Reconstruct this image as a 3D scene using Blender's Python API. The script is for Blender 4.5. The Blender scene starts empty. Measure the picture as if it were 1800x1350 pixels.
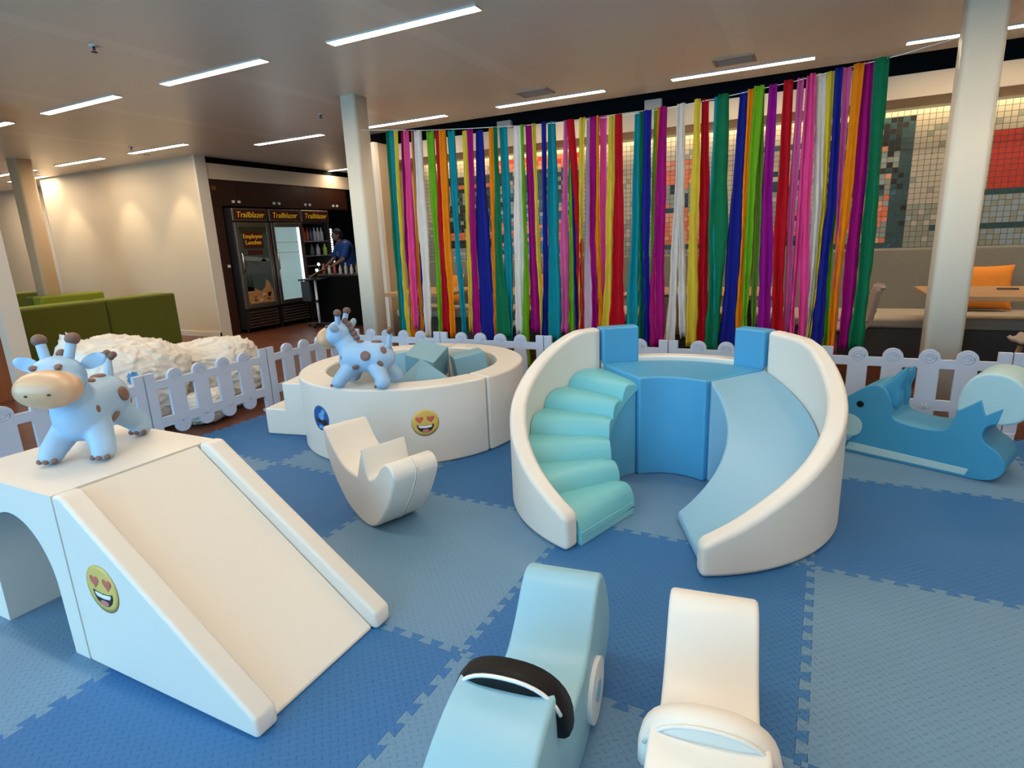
import bpy, bmesh, math, random
from mathutils import Vector, Matrix, noise
from mathutils.geometry import tessellate_polygon
C = bpy.context.scene.collection
PI = math.pi
rnd = random.Random(7)

WINPOW, LAMP, COVE, SPOT = 44, 19, 12, 12
# ------------------------------------------------------------------ camera
H = 1.33
YAW, PITCH, ROLL = math.radians(26.95), math.radians(13.87), math.radians(-2.47)
fwd = Vector((-math.sin(YAW)*math.cos(PITCH), math.cos(YAW)*math.cos(PITCH), -math.sin(PITCH)))
rgt = Vector((math.cos(YAW), math.sin(YAW), 0)); upv = rgt.cross(fwd)
r2 = rgt*math.cos(ROLL)+upv*math.sin(ROLL); u2 = -rgt*math.sin(ROLL)+upv*math.cos(ROLL)
cd = bpy.data.cameras.new('camera'); cam = bpy.data.objects.new('camera', cd); C.objects.link(cam)
cd.sensor_fit = 'HORIZONTAL'; cd.sensor_width = 36; cd.lens = 1029*36/1800; cd.clip_end = 80; cd.clip_start = .05
m = Matrix((r2, u2, -fwd)).transposed().to_4x4(); m.translation = Vector((0, 0, H)); cam.matrix_world = m
bpy.context.scene.camera = cam
vs = bpy.context.scene.view_settings
vs.view_transform = 'Standard'; vs.look = 'None'; vs.gamma = 1; vs.use_curve_mapping = False
vs.exposure = 1.5

# ------------------------------------------------------------------ world and large lights
w = bpy.data.worlds.new('world'); bpy.context.scene.world = w; w.use_nodes = True
w.node_tree.nodes['Background'].inputs[0].default_value = (.3, .6, 1, 1)
w.node_tree.nodes['Background'].inputs[1].default_value = .3
def area_light(name, loc, rot, sx, sy, power, col):
    d = bpy.data.lights.new(name, 'AREA'); d.shape = 'RECTANGLE'; d.size = sx; d.size_y = sy; d.energy = power; d.color = col
    o = bpy.data.objects.new(name, d); C.objects.link(o); o.location = loc; o.rotation_euler = rot
    return o
# daylight coming in through the window wall behind the camera
for k in range(3):
    area_light('window_daylight', (-8.1+3.6*k, -3.42, 1.55), (PI/2, 0, 0), 3.2, 2.1, WINPOW, (.26, .68, 1.0))

# ------------------------------------------------------------------ materials
MATS = {}
def mat(name, col, rough=.5, metal=0, spec=.5, emit=None, es=0, bump=0, bscale=60, var=0, vscale=3, alpha=1, trans=0, coat=0, sheen=0):
    if name in MATS: return MATS[name]
    M = bpy.data.materials.new(name); M.use_nodes = True; nt = M.node_tree; b = nt.nodes['Principled BSDF']
    b.inputs['Base Color'].default_value = (*col, 1); b.inputs['Roughness'].default_value = rough
    b.inputs['Metallic'].default_value = metal; b.inputs['Specular IOR Level'].default_value = spec
    b.inputs['Alpha'].default_value = alpha; b.inputs['Transmission Weight'].default_value = trans
    b.inputs['Coat Weight'].default_value = coat
    if sheen: b.inputs['Sheen Weight'].default_value = sheen
    if emit: b.inputs['Emission Color'].default_value = (*emit, 1); b.inputs['Emission Strength'].default_value = es
    tc = nt.nodes.new('ShaderNodeTexCoord')
    if var:
        n = nt.nodes.new('ShaderNodeTexNoise'); n.inputs['Scale'].default_value = vscale; n.inputs['Detail'].default_value = 4
        mx = nt.nodes.new('ShaderNodeMix'); mx.data_type = 'RGBA'
        mx.inputs[6].default_value = (*[c*(1-var) for c in col], 1); mx.inputs[7].default_value = (*[min(1, c*(1+var)) for c in col], 1)
        nt.links.new(tc.outputs['Object'], n.inputs['Vector']); nt.links.new(n.outputs[0], mx.inputs[0]); nt.links.new(mx.outputs[2], b.inputs['Base Color'])
    if bump:
        n = nt.nodes.new('ShaderNodeTexNoise'); n.inputs['Scale'].default_value = bscale; n.inputs['Detail'].default_value = 3
        bp = nt.nodes.new('ShaderNodeBump'); bp.inputs['Strength'].default_value = bump; bp.inputs['Distance'].default_value = .01
        nt.links.new(tc.outputs['Object'], n.inputs['Vector']); nt.links.new(n.outputs[0], bp.inputs['Height']); nt.links.new(bp.outputs[0], b.inputs['Normal'])
    MATS[name] = M; return M
def node(nt, t, **kw):
    n = nt.nodes.new(t)
    for k, v in kw.items(): setattr(n, k, v)
    return n

foam_white = mat('foam_white', (.74, .71, .655), .42, bump=.12, bscale=7, var=.03, vscale=2)
foam_blue = mat('foam_blue', (.07, .34, .60), .42, bump=.1, bscale=7, var=.04)
foam_light_blue = mat('foam_light_blue', (.24, .46, .62), .42, bump=.1, bscale=7, var=.04)
foam_mid_blue = mat('foam_mid_blue', (.11, .38, .56), .45, bump=.1, bscale=7, var=.04)
foam_teal = mat('foam_teal', (.17, .52, .58), .42, bump=.15, bscale=14, var=.04)
foam_aqua = mat('foam_aqua', (.22, .55, .62), .42, bump=.1, bscale=10, var=.04)
foam_grey_blue = mat('foam_grey_blue', (.21, .40, .50), .5, bump=.15, bscale=12, var=.05)
car_blue = mat('rocker_blue_vinyl', (.27, .50, .62), .4, bump=.12, bscale=8, var=.03)
squirrel_blue = mat('squirrel_blue_vinyl', (.045, .29, .50), .42, bump=.1, bscale=9, var=.04)
squirrel_pale = mat('squirrel_pale_vinyl', (.40, .60, .64), .42, bump=.08, bscale=9, var=.03)
black_vinyl = mat('black_vinyl', (.003, .003, .0035), .5, spec=.25, bump=.15, bscale=120)
white_plastic = mat('white_piping', (.8, .8, .8), .4)
rubber_blue = mat('rubber_blue', (.34, .53, .75), .42, spec=.4, bump=.08, bscale=25, var=.05, vscale=8)
rubber_brown = mat('rubber_brown', (.17, .095, .075), .5, var=.1, vscale=20)
rubber_peach = mat('rubber_peach', (.62, .40, .24), .32, spec=.6, var=.12, vscale=7)
rubber_spot = mat('rubber_spot_brown', (.21, .11, .08), .5)
rubber_dark = mat('rubber_dark', (.05, .03, .03), .5)
fence_plastic = mat('fence_plastic', (.48, .54, .67), .35, var=.03)
wall_white = mat('wall_paint_warm_white', (.68, .57, .42), .8, bump=.05, bscale=150)
trim_white = mat('trim_paint', (.68, .63, .55), .5)
column_paint = mat('column_paint', (.76, .70, .58), .45, bump=.04, bscale=100)
column_warm = mat('column_paint_warm', (.62, .43, .25), .5)
black_void = mat('black_shade_and_paint', (.004, .004, .004), .9, spec=.08)  # darkness of ceiling void and pantry recess as colour; also black counter, plinth
beige_paint = mat('beige_paint', (.52, .44, .33), .7)
brown_wall = mat('alcove_paint', (.40, .31, .21), .7)
steel = mat('stainless_steel', (.32, .27, .24), .35, metal=.9, bump=.05, bscale=90)
steel_dark = mat('dark_steel', (.06, .055, .055), .4, metal=.8)
chrome = mat('chrome', (.7, .7, .7), .15, metal=1)
lamp_glow = mat('lamp_diffuser', (.9, .9, .9), .5, emit=(1, .80, .58), es=LAMP)
lamp_frame = mat('lamp_frame', (.6, .58, .55), .4)
cove_glow = mat('cove_light', (.9, .9, .9), .5, emit=(1, .78, .48), es=COVE)
led_glow = mat('led_white', (.9, .9, .9), .5, emit=(.85, .93, 1), es=4)
green_fabric = mat('green_wool', (.085, .10, .003), .9, bump=.3, bscale=300, var=.06, vscale=30, sheen=.05)
green_light = mat('green_wool_top', (.20, .24, .008), .9, bump=.3, bscale=300, sheen=.05)
grey_fabric = mat('bench_grey_fabric', (.20, .195, .165), .95, bump=.4, bscale=350, var=.15, vscale=60)
grey_dark_fabric = mat('bench_dark_fabric', (.085, .085, .085), .95, bump=.4, bscale=350, var=.15, vscale=60)
beige_fabric = mat('bench_seat_fabric', (.36, .32, .26), .9, bump=.3, bscale=300, var=.06, vscale=40)
chair_fabric = mat('chair_fabric', (.36, .29, .26), .85, bump=.25, bscale=200)
oak = mat('oak_wood', (.42, .25, .12), .5, var=.2, vscale=9)
leg_wood = mat('beech_leg_wood', (.33, .19, .10), .5, var=.15, vscale=15)
orange_fabric = mat('orange_cotton', (.70, .23, .02), .85, bump=.3, bscale=60, var=.08, vscale=10)
bag_plastic = mat('white_bin_bag', (.74, .72, .67), .32, spec=.5, bump=1, bscale=16, alpha=.93)
paper_blue = mat('blue_print', (.10, .38, .75), .5)
vent_paint = mat('vent_paint', (.42, .34, .27), .6)
skin = mat('skin', (.22, .11, .07), .55)
hair = mat('dark_hair', (.01, .008, .007), .7)
tee_blue = mat('blue_cotton', (.012, .055, .22), .9, bump=.2, bscale=100)
trousers_dark = mat('dark_cotton', (.015, .016, .02), .9)
shirt_print = mat('pale_print', (.45, .50, .55), .7)
frosted = mat('frosted_panel', (.35, .50, .52), .3, emit=(.52, .80, .84), es=.1)
sign_red = mat('sign_dark_red', (.075, .012, .006), .4)
sign_yellow = mat('sign_yellow', (.75, .45, .03), .5, emit=(.9, .5, .03), es=.05)
sticker_yellow = mat('sticker_yellow', (.70, .50, .12), .4, var=.15, vscale=18)
sticker_orange = mat('sticker_orange', (.50, .22, .07), .4)
sticker_red = mat('sticker_coral', (.60, .13, .08), .4, var=.15, vscale=40)
sticker_black = mat('sticker_dark_maroon', (.03, .012, .012), .4)
sticker_white = mat('sticker_white', (.85, .85, .85), .4)
sticker_tongue = mat('sticker_tongue', (.60, .20, .17), .4)
sticker_blue = mat('sticker_blue', (.01, .10, .34), .35, var=.3, vscale=25)
sticker_sky = mat('sticker_sky_blue', (.14, .38, .75), .35)
glass = mat('door_glass', (.9, .95, .95), .05, trans=1)
phone_black = mat('phone_black', (.01, .01, .01), .2)

# jigsaw mats: diamond-plate relief
def mat_foam(name, col):
    M = mat(name, col, .55, spec=.35, var=.07, vscale=3); nt = M.node_tree; b = nt.nodes['Principled BSDF']
    tc = node(nt, 'ShaderNodeTexCoord'); sep = node(nt, 'ShaderNodeSeparateXYZ'); nt.links.new(tc.outputs['Object'], sep.inputs[0])
    def mt(op, a, b_=None, c_=None):
        n = node(nt, 'ShaderNodeMath', operation=op)
        for i, v in enumerate((a, b_, c_)):
            if v is None: continue
            if isinstance(v, (int, float)): n.inputs[i].default_value = v
            else: nt.links.new(v, n.inputs[i])
        return n.outputs[0]
    S = 46.0
    u = mt('MULTIPLY', mt('ADD', sep.outputs[0], sep.outputs[1]), S*.7071); v = mt('MULTIPLY', mt('SUBTRACT', sep.outputs[0], sep.outputs[1]), S*.7071)
    cu = mt('FLOOR', u); cv = mt('FLOOR', v); fu = mt('ABSOLUTE', mt('SUBTRACT', mt('FRACT', u), .5)); fv = mt('ABSOLUTE', mt('SUBTRACT', mt('FRACT', v), .5))
    par = mt('MODULO', mt('ABSOLUTE', mt('ADD', cu, cv)), 2.0)
    a = mt('ADD', mt('MULTIPLY', fu, 2.1), mt('MULTIPLY', fv, 6.5)); c = mt('ADD', mt('MULTIPLY', fu, 6.5), mt('MULTIPLY', fv, 2.1))
    k = mt('ADD', mt('MULTIPLY', a, par), mt('MULTIPLY', c, mt('SUBTRACT', 1.0, par)))
    h = mt('MINIMUM', mt('MAXIMUM', mt('SUBTRACT', 1.1, k), 0.0), .35)
    bp = node(nt, 'ShaderNodeBump'); bp.inputs['Strength'].default_value = .7; bp.inputs['Distance'].default_value = .007
    nt.links.new(h, bp.inputs['Height']); nt.links.new(bp.outputs[0], b.inputs['Normal'])
    return M
mat_dark = mat_foam('mat_dark_blue', (.027, .140, .355)); mat_light = mat_foam('mat_light_blue', (.125, .250, .395))

# wood floor: planks along X
def planks(name, c1, c2, c3, sx, sy, rough, axis=0):
    M = bpy.data.materials.new(name); M.use_nodes = True; nt = M.node_tree; b = nt.nodes['Principled BSDF']
    b.inputs['Roughness'].default_value = rough
    tc = node(nt, 'ShaderNodeTexCoord'); mp = node(nt, 'ShaderNodeMapping'); nt.links.new(tc.outputs['Object'], mp.inputs[0])
    if axis == 1: mp.inputs['Rotation'].default_value = (PI/2, 0, PI/2)
    br = node(nt, 'ShaderNodeTexBrick'); nt.links.new(mp.outputs[0], br.inputs[0])
    br.inputs['Color1'].default_value = (*c1, 1); br.inputs['Color2'].default_value = (*c2, 1); br.inputs['Mortar'].default_value = (*c3, 1)
    br.inputs['Scale'].default_value = 1; br.inputs['Mortar Size'].default_value = .003; br.inputs['Brick Width'].default_value = sx; br.inputs['Row Height'].default_value = sy
    n = node(nt, 'ShaderNodeTexNoise'); mp2 = node(nt, 'ShaderNodeMapping'); mp2.inputs['Scale'].default_value = (2, 30, 30)
    nt.links.new(mp.outputs[0], mp2.inputs[0]); nt.links.new(mp2.outputs[0], n.inputs[0]); n.inputs['Scale'].default_value = 1.5; n.inputs['Detail'].default_value = 6
    mx = node(nt, 'ShaderNodeMix', data_type='RGBA', blend_type='MULTIPLY'); mx.inputs[0].default_value = .55
    nt.links.new(br.outputs[0], mx.inputs[6]); nt.links.new(n.outputs[0], mx.inputs[7]); nt.links.new(mx.outputs[2], b.inputs['Base Color'])
    MATS[name] = M; return M
floor_wood = planks('floor_wood_planks', (.20, .065, .030), (.13, .042, .02), (.03, .012, .008), 1.6, .14, .35)
panel_wood = planks('pantry_wood_veneer', (.38, .105, .030), (.30, .08, .022), (.05, .016, .008), 2.4, .21, .4, axis=1)

# ceiling: painted metal panels with bands along Y and fine joints along X
M = bpy.data.materials.new('ceiling_panels'); M.use_nodes = True; nt = M.node_tree; b = nt.nodes['Principled BSDF']
tc = node(nt, 'ShaderNodeTexCoord'); sep = node(nt, 'ShaderNodeSeparateXYZ'); nt.links.new(tc.outputs['Object'], sep.inputs[0])
def mth(op, a, b_=0.0):
    n = node(nt, 'ShaderNodeMath', operation=op)
    for i, v in enumerate((a, b_)):
        if isinstance(v, (int, float)): n.inputs[i].default_value = v
        else: nt.links.new(v, n.inputs[i])
    return n.outputs[0]
fx = mth('ABSOLUTE', mth('SUBTRACT', mth('FRACT', mth('DIVIDE', mth('ADD', sep.outputs[0], 21.61), 1.91)), .5))
band = mth('GREATER_THAN', fx, .5-.045); bedge = mth('GREATER_THAN', mth('SUBTRACT', .003, mth('ABSOLUTE', mth('SUBTRACT', fx, .455))), 0)
fy = mth('ABSOLUTE', mth('SUBTRACT', mth('FRACT', mth('DIVIDE', mth('ADD', sep.outputs[1], 10.45), .6425)), .5))
seam = mth('MULTIPLY', mth('GREATER_THAN', fy, .494), mth('SUBTRACT', 1, band))
mx = node(nt, 'ShaderNodeMix', data_type='RGBA'); mx.inputs[6].default_value = (.74, .66, .57, 1); mx.inputs[7].default_value = (.84, .76, .67, 1)
nt.links.new(mth('MINIMUM', mth('ADD', mth('MULTIPLY', band, .55), mth('MULTIPLY', seam, .8)), 1), mx.inputs[0]); nt.links.new(mx.outputs[2], b.inputs['Base Color'])
b.inputs['Roughness'].default_value = .38; b.inputs['Metallic'].default_value = .15; b.inputs['Specular IOR Level'].default_value = .6
ceiling_mat = M

# ------------------------------------------------------------------ geometry helpers
def tag(o, label, cat, group=None, kind=None):
    if label: o['label'] = label
    if cat: o['category'] = cat
    if group: o['group'] = group
    if kind: o['kind'] = kind
    return o
def empty(name, loc=(0, 0, 0), rz=0, label=None, cat=None, group=None):
    o = bpy.data.objects.new(name, None); C.objects.link(o); o.location = loc; o.rotation_euler = (0, 0, rz); o.empty_display_size = .05
    return tag(o, label, cat, group)
def obj(name, bm, mt, parent=None, smooth=True, bevel=0, seg=3, loc=None, rot=None, sub=0, ang=35):
    me = bpy.data.meshes.new(name); bmesh.ops.recalc_face_normals(bm, faces=bm.faces[:]); bm.to_mesh(me); bm.free()
    for x in (mt if isinstance(mt, (list, tuple)) else [mt]): me.materials.append(x)
    if smooth:
        for p in me.polygons: p.use_smooth = True
    o = bpy.data.objects.new(name, me); C.objects.link(o)
    if parent: o.parent = parent
    if loc: o.location = loc
    if rot: o.rotation_euler = rot
    if bevel:
        md = o.modifiers.new('bevel', 'BEVEL'); md.width = bevel; md.segments = seg; md.limit_method = 'ANGLE'; md.angle_limit = math.radians(ang); md.harden_normals = smooth
    elif smooth == 'flat_edges':
        pass
    if sub:
        md = o.modifiers.new('subsurf', 'SUBSURF'); md.levels = sub; md.render_levels = sub
    return o
def box(bm, c, s, rot=None):
    vs_ = []
    R = Matrix.Rotation(rot, 3, 'Z') if isinstance(rot, (int, float)) else (rot if rot is not None else Matrix.Identity(3))
    for dx in (-.5, .5):
        for dy in (-.5, .5):
            for dz in (-.5, .5):
                vs_.append(bm.verts.new(Vector(c)+R@Vector((dx*s[0], dy*s[1], dz*s[2]))))
    for f in ((0, 1, 3, 2), (4, 6, 7, 5), (0, 4, 5, 1), (2, 3, 7, 6), (0, 2, 6, 4), (1, 5, 7, 3)): bm.faces.new([vs_[i] for i in f])
def bx(x0, x1, y0, y1, z0, z1):
    bm = bmesh.new(); box(bm, ((x0+x1)/2, (y0+y1)/2, (z0+z1)/2), (x1-x0, y1-y0, z1-z0)); return bm
def struct(name, bm, mt, parent=None, **k):
    o = obj(name, bm, mt, parent, **k)
    if not parent: o['kind'] = 'structure'
    return o
def prism(bm, pts, org, du, dv, dw, w0, w1):
    """polygon pts (u,v) extruded from w0 to w1 along dw"""
    org, du, dv, dw = Vector(org), Vector(du), Vector(dv), Vector(dw)
    a = [bm.verts.new(org+du*p[0]+dv*p[1]+dw*w0) for p in pts]; b = [bm.verts.new(org+du*p[0]+dv*p[1]+dw*w1) for p in pts]
    n = len(pts)
    for q in tessellate_polygon([[Vector((p[0], p[1], 0)) for p in pts]]):
        bm.faces.new([a[i] for i in q]); bm.faces.new([b[i] for i in q[::-1]])
    for i in range(n): bm.faces.new((a[i], b[i], b[(i+1) % n], a[(i+1) % n]))
def rprism(name, pts, w0, w1, mt, parent, r=.012, steps=4, ang=40):
    """closed profile (x,z) extruded along y with rounded rims; flat caps, sharp profile corners kept crisp"""
    n = len(pts); P = [Vector((p[0], p[1])) for p in pts]
    area = sum(P[i].x*P[(i+1) % n].y-P[(i+1) % n].x*P[i].y for i in range(n))
    if area < 0: P = P[::-1]
    nr = []
    for i in range(n):
        d1 = (P[i]-P[i-1]).normalized(); d2 = (P[(i+1) % n]-P[i]).normalized(); a = Vector((-d1.y, d1.x)); b = Vector((-d2.y, d2.x)); m_ = a+b
        k = m_.length; nr.append(m_.normalized()*min(1.6, 1/max(.4, k/2)) if k > .2 else a)
    bm = bmesh.new(); rings = []; sg = 1 if w1 > w0 else -1
    for e in range(2*(steps+1)):
        if e <= steps: th = PI/2*e/steps; ins = r*(1-math.sin(th)); w = w0+sg*r*(1-math.cos(th))
        else: th = PI/2*(2*steps+1-e)/steps; ins = r*(1-math.sin(th)); w = w1-sg*r*(1-math.cos(th))
        rings.append([bm.verts.new((P[i].x+nr[i].x*ins, w, P[i].y+nr[i].y*ins)) for i in range(n)])
    for a, b in zip(rings, rings[1:]):
        for i in range(n): bm.faces.new((a[i], a[(i+1) % n], b[(i+1) % n], b[i]))
    for q in tessellate_polygon([[Vector((v.co.x, v.co.z, 0)) for v in rings[0]]]):
        bm.faces.new([rings[0][i] for i in q]); bm.faces.new([rings[-1][i] for i in q[::-1]])
    o = obj(name, bm, mt, parent); o.data.set_sharp_from_angle(angle=math.radians(ang))
    for p in o.data.polygons:
        if abs(p.normal.y) > .9995: p.use_smooth = False
    return o
def smooth_loop(pts, k=6):
    """pts: (u,v) or (u,v,'c') for a sharp corner; closed Catmull-Rom between corners"""
    n = len(pts); out = []
    for i in range(n):
        p1, p2 = pts[i], pts[(i+1) % n]
        p0 = pts[i-1] if len(p1) == 2 else p1; p3 = pts[(i+2) % n] if len(p2) == 2 else p2
        straight = len(p1) > 2 and len(p2) > 2
        for s in range(1 if straight else k):
            t = s/k
            q = [.5*((2*p1[j])+(-p0[j]+p2[j])*t+(2*p0[j]-5*p1[j]+4*p2[j]-p3[j])*t*t+(-p0[j]+3*p1[j]-3*p2[j]+p3[j])*t**3) for j in (0, 1)]
            out.append(tuple(q))
    return out
def sector(bm, c, r0, r1, a0, a1, z0, z1, n=32):
    """annular sector, angles in degrees; z0 z1 numbers or functions of (angle, r)"""
    f = lambda z, a, r: z(a, r) if callable(z) else z
    rows = []
    for i in range(n+1):
        a = a0+(a1-a0)*i/n; ca, sa = math.cos(math.radians(a)), math.sin(math.radians(a))
        rows.append([bm.verts.new((c[0]+r*ca, c[1]+r*sa, f(z, a, r))) for r, z in ((r0, z0), (r1, z0), (r1, z1), (r0, z1))])
    for i in range(n):
        for j in range(4): bm.faces.new((rows[i][j], rows[i][(j+1) % 4], rows[i+1][(j+1) % 4], rows[i+1][j]))
    bm.faces.new(rows[0]); bm.faces.new(rows[-1][::-1])
def tube(bm, pts, rad, n=10, cap=True):
    rings = []; pts = [Vector(p) for p in pts]
    for i, p in enumerate(pts):
        t = (pts[min(i+1, len(pts)-1)]-pts[max(i-1, 0)]).normalized(); up = Vector((0, 0, 1)) if abs(t.z) < .95 else Vector((1, 0, 0))
        a = t.cross(up).normalized(); b = a.cross(t); r = rad[i] if isinstance(rad, (list, tuple)) else rad
        rings.append([bm.verts.new(p+a*r*math.cos(2*PI*k/n)+b*r*math.sin(2*PI*k/n)) for k in range(n)])
    for i in range(len(rings)-1):
        for k in range(n): bm.faces.new((rings[i][k], rings[i][(k+1) % n], rings[i+1][(k+1) % n], rings[i+1][k]))
    if cap: bm.faces.new(rings[0][::-1]); bm.faces.new(rings[-1])
def ellips(bm, c, r, R=None, u=20, v=12):
    mtx = Matrix.Translation(Vector(c)) @ ((R or Matrix.Identity(3)).to_4x4()) @ Matrix.Diagonal((*r, 1))
    bmesh.ops.create_uvsphere(bm, u_segments=u, v_segments=v, radius=1, matrix=mtx)
def capsule(bm, a, b, ra, rb, n=14):
    a, b = Vector(a), Vector(b); d = (b-a).normalized(); pts = []; rs = []
    for k in range(4): t = PI/2*(1-k/4); pts.append(a-d*ra*math.sin(t)); rs.append(max(.0008, ra*math.cos(t)))
    pts += [a, b]; rs += [ra, rb]
    for k in range(1, 5): t = PI/2*k/4; pts.append(b+d*rb*math.sin(t)); rs.append(max(.0008, rb*math.cos(t)))
    rings = []; up = Vector((0, 0, 1)) if abs(d.z) < .9 else Vector((1, 0, 0)); x = d.cross(up).normalized(); y = x.cross(d)
    for p, r in zip(pts, rs): rings.append([bm.verts.new(p+x*r*math.cos(2*PI*k/n)+y*r*math.sin(2*PI*k/n)) for k in range(n)])
    for i in range(len(rings)-1):
        for k in range(n): bm.faces.new((rings[i][k], rings[i][(k+1) % n], rings[i+1][(k+1) % n], rings[i+1][k]))
    bm.faces.new(rings[0][::-1]); bm.faces.new(rings[-1])
def fused(name, bm, mt, parent, voxel=.006, it=8, **k):
    """union of the overlapping lumps in bm, blended into one continuous skin"""
    bmesh.ops.recalc_face_normals(bm, faces=bm.faces[:])
    o = obj(name, bm, mt, parent, **k)
    a = o.modifiers.new('remesh', 'REMESH'); a.mode = 'VOXEL'; a.voxel_size = voxel; a.use_smooth_shade = True
    s = o.modifiers.new('smooth', 'SMOOTH'); s.iterations = it; s.factor = .6
    dg = bpy.context.evaluated_depsgraph_get(); ev = o.evaluated_get(dg); me = bpy.data.meshes.new_from_object(ev)
    o.modifiers.clear(); me.name = name; o.data = me
    for p in me.polygons: p.use_smooth = True
    return o
def text_mesh(name, s, size, mt, parent, mw, shear=0, ext=.002, align='CENTER'):
    cu = bpy.data.curves.new(name, 'FONT'); cu.body = s; cu.size = size; cu.align_x = align; cu.align_y = 'CENTER'; cu.extrude = ext; cu.shear = shear
    o = bpy.data.objects.new(name, cu); C.objects.link(o); dg = bpy.context.evaluated_depsgraph_get()
    me = bpy.data.meshes.new_from_object(o.evaluated_get(dg)); bpy.data.objects.remove(o); me.materials.clear(); me.materials.append(mt)
    o = bpy.data.objects.new(name, me); C.objects.link(o); o.parent = parent; o.matrix_local = mw
    return o
def dup(o, loc=None, rz=None, label=None, parent=None):
    c = o.copy(); C.objects.link(c)
    if parent: c.parent = parent
    if loc is not None: c.location = loc
    if rz is not None: c.rotation_euler = (0, 0, rz)
    if label: c['label'] = label
    for ch in list(o.children): dup(ch, parent=c)
    return c
ORD = ['first', 'second', 'third', 'fourth', 'fifth', 'sixth', 'seventh', 'eighth', 'ninth', 'tenth', 'eleventh', 'twelfth']
# ------------------------------------------------------------------ room shell
CZ = 2.75
struct('floor', bx(-17, 5, -3.5, 10.6, -.1, 0), floor_wood, smooth=False)
struct('ceiling', bx(-17, 5, -3.5, 6.62, CZ, CZ+.06), ceiling_mat, smooth=False)
struct('ceiling_pantry', bx(-8.36, -5.3, 6.62, 10.6, CZ, CZ+.06), ceiling_mat, smooth=False)
struct('ceiling_far_left', bx(-17, -12.5, 6.62, 7.0, CZ, CZ+.06), ceiling_mat, smooth=False)
struct('void_shade_top', bx(-17, 5, 6.62, 7.9, 3.2, 3.3), black_void, smooth=False)          # black slab, darkness of the void above the lintel put into its colour
struct('void_shade_back', bx(-5.15, 5, 7.1, 7.2, 2.6, 3.2), black_void, smooth=False)  # black sheet closing the same unlit void at the back
struct('void_shade_side', bx(-5.3, -5.15, 6.62, 10.6, 2.62, 3.2), black_void, smooth=False)  # black sheet for the dark side of the void
struct('void_shade_band', bx(-8.46, -8.36, 6.38, 10.6, 2.66, 2.81), black_void, smooth=False)  # black band put in for the dark gap above the pantry lintel
# white lounge wall and its end
struct('wall_left', bx(-12.6, -8.33, 6.25, 6.4, 0, CZ), wall_white, smooth=False)
struct('trim_4', bx(-8.37, -8.325, 6.235, 6.42, 0, CZ), trim_white, smooth=False)
struct('baseboard_left', bx(-12.6, -8.33, 6.235, 6.25, 0, .08), trim_white, smooth=False)
struct('wall_far_left', bx(-17, -12.6, 6.9, 7.0, 0, CZ), wall_white, smooth=False)
struct('wall_end_left', bx(-17, -16.9, -3.5, 6.9, 0, CZ), wall_white, smooth=False)
struct('wall_right', bx(4.9, 5, -3.5, 8, 0, CZ+.4), wall_white, smooth=False)
d = empty('door_1'); d['kind'] = 'structure'
obj('door_leaf', bx(-14.75, -13.95, 6.86, 6.9, 0, 2.15), wall_white, d, bevel=.004)
bm = bmesh.new()
for x0, x1, z0, z1 in ((-13.95, -13.83, 0, 2.27), (-14.87, -14.75, 0, 2.27), (-14.75, -13.95, 2.15, 2.27)): box(bm, ((x0+x1)/2, 6.88, (z0+z1)/2), (x1-x0, .07, z1-z0))
obj('door_frame', bm, trim_white, d, bevel=.004)
bm = bmesh.new(); tube(bm, [(-14.05, 6.86, 1.05), (-14.05, 6.8, 1.05), (-14.2, 6.8, 1.05)], .012); box(bm, (-14.05, 6.855, 1.08), (.05, .01, .22)); ellips(bm, (-14.05, 6.85, 1.16), (.018, .015, .018))
obj('door_handle', bm, chrome, d)
# columns
def column(x, y, sx, sy, mt, name, label):
    bm = bmesh.new(); n = 8; pts = []; r = .035
    for cx, cy, a in ((sx/2-r, sy/2-r, 0), (-sx/2+r, sy/2-r, 90), (-sx/2+r, -sy/2+r, 180), (sx/2-r, -sy/2+r, 270)):
        for k in range(7): t = math.radians(a+15*k); pts.append((cx+r*math.cos(t), cy+r*math.sin(t)))
    prism(bm, pts, (x, y, 0), (1, 0, 0), (0, 1, 0), (0, 0, 1), 0, CZ); o = obj(name, bm, mt, ang=60); o['kind'] = 'structure'
    for p in o.data.polygons:
        if abs(p.normal.z) > .5: p.use_smooth = False
    return o
column(-4.125, 4.94, .19, .21, column_paint, 'trim_5', '')
column(.862, 4.93, .215, .21, column_paint, 'trim_6', '')
column(-10.37, 4.93, .26, .22, column_warm, 'trim_7', '')
# wall stub at the left edge, with its wood side panel
struct('wall_stub', bx(-6.93, -6.79, 2.80, 2.95, 0, CZ), trim_white, smooth=False)
struct('baseboard_stub', bx(-6.935, -6.785, 2.79, 2.955, 0, .09), trim_white, smooth=False)
struct('trim_8', bx(-6.98, -6.935, 1.2, 2.86, 0, CZ), panel_wood, smooth=False)
struct('trim_9', bx(-7.6, -6.98, 2.4, 2.5, 0, CZ), panel_wood, smooth=False)
# pantry front: lintel, jamb and recess
struct('wall_pantry', bx(-8.43, -8.35, 6.42, 10.6, 2.43, 2.66), wall_white, smooth=False)
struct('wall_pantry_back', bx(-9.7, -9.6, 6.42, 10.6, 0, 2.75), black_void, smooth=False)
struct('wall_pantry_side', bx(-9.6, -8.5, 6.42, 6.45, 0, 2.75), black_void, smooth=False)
struct('wall_pantry_end', bx(-9.7, -5.2, 10.5, 10.6, 0, CZ), black_void, smooth=False)  # blacked out like the recess walls, its darkness put into the colour
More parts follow.
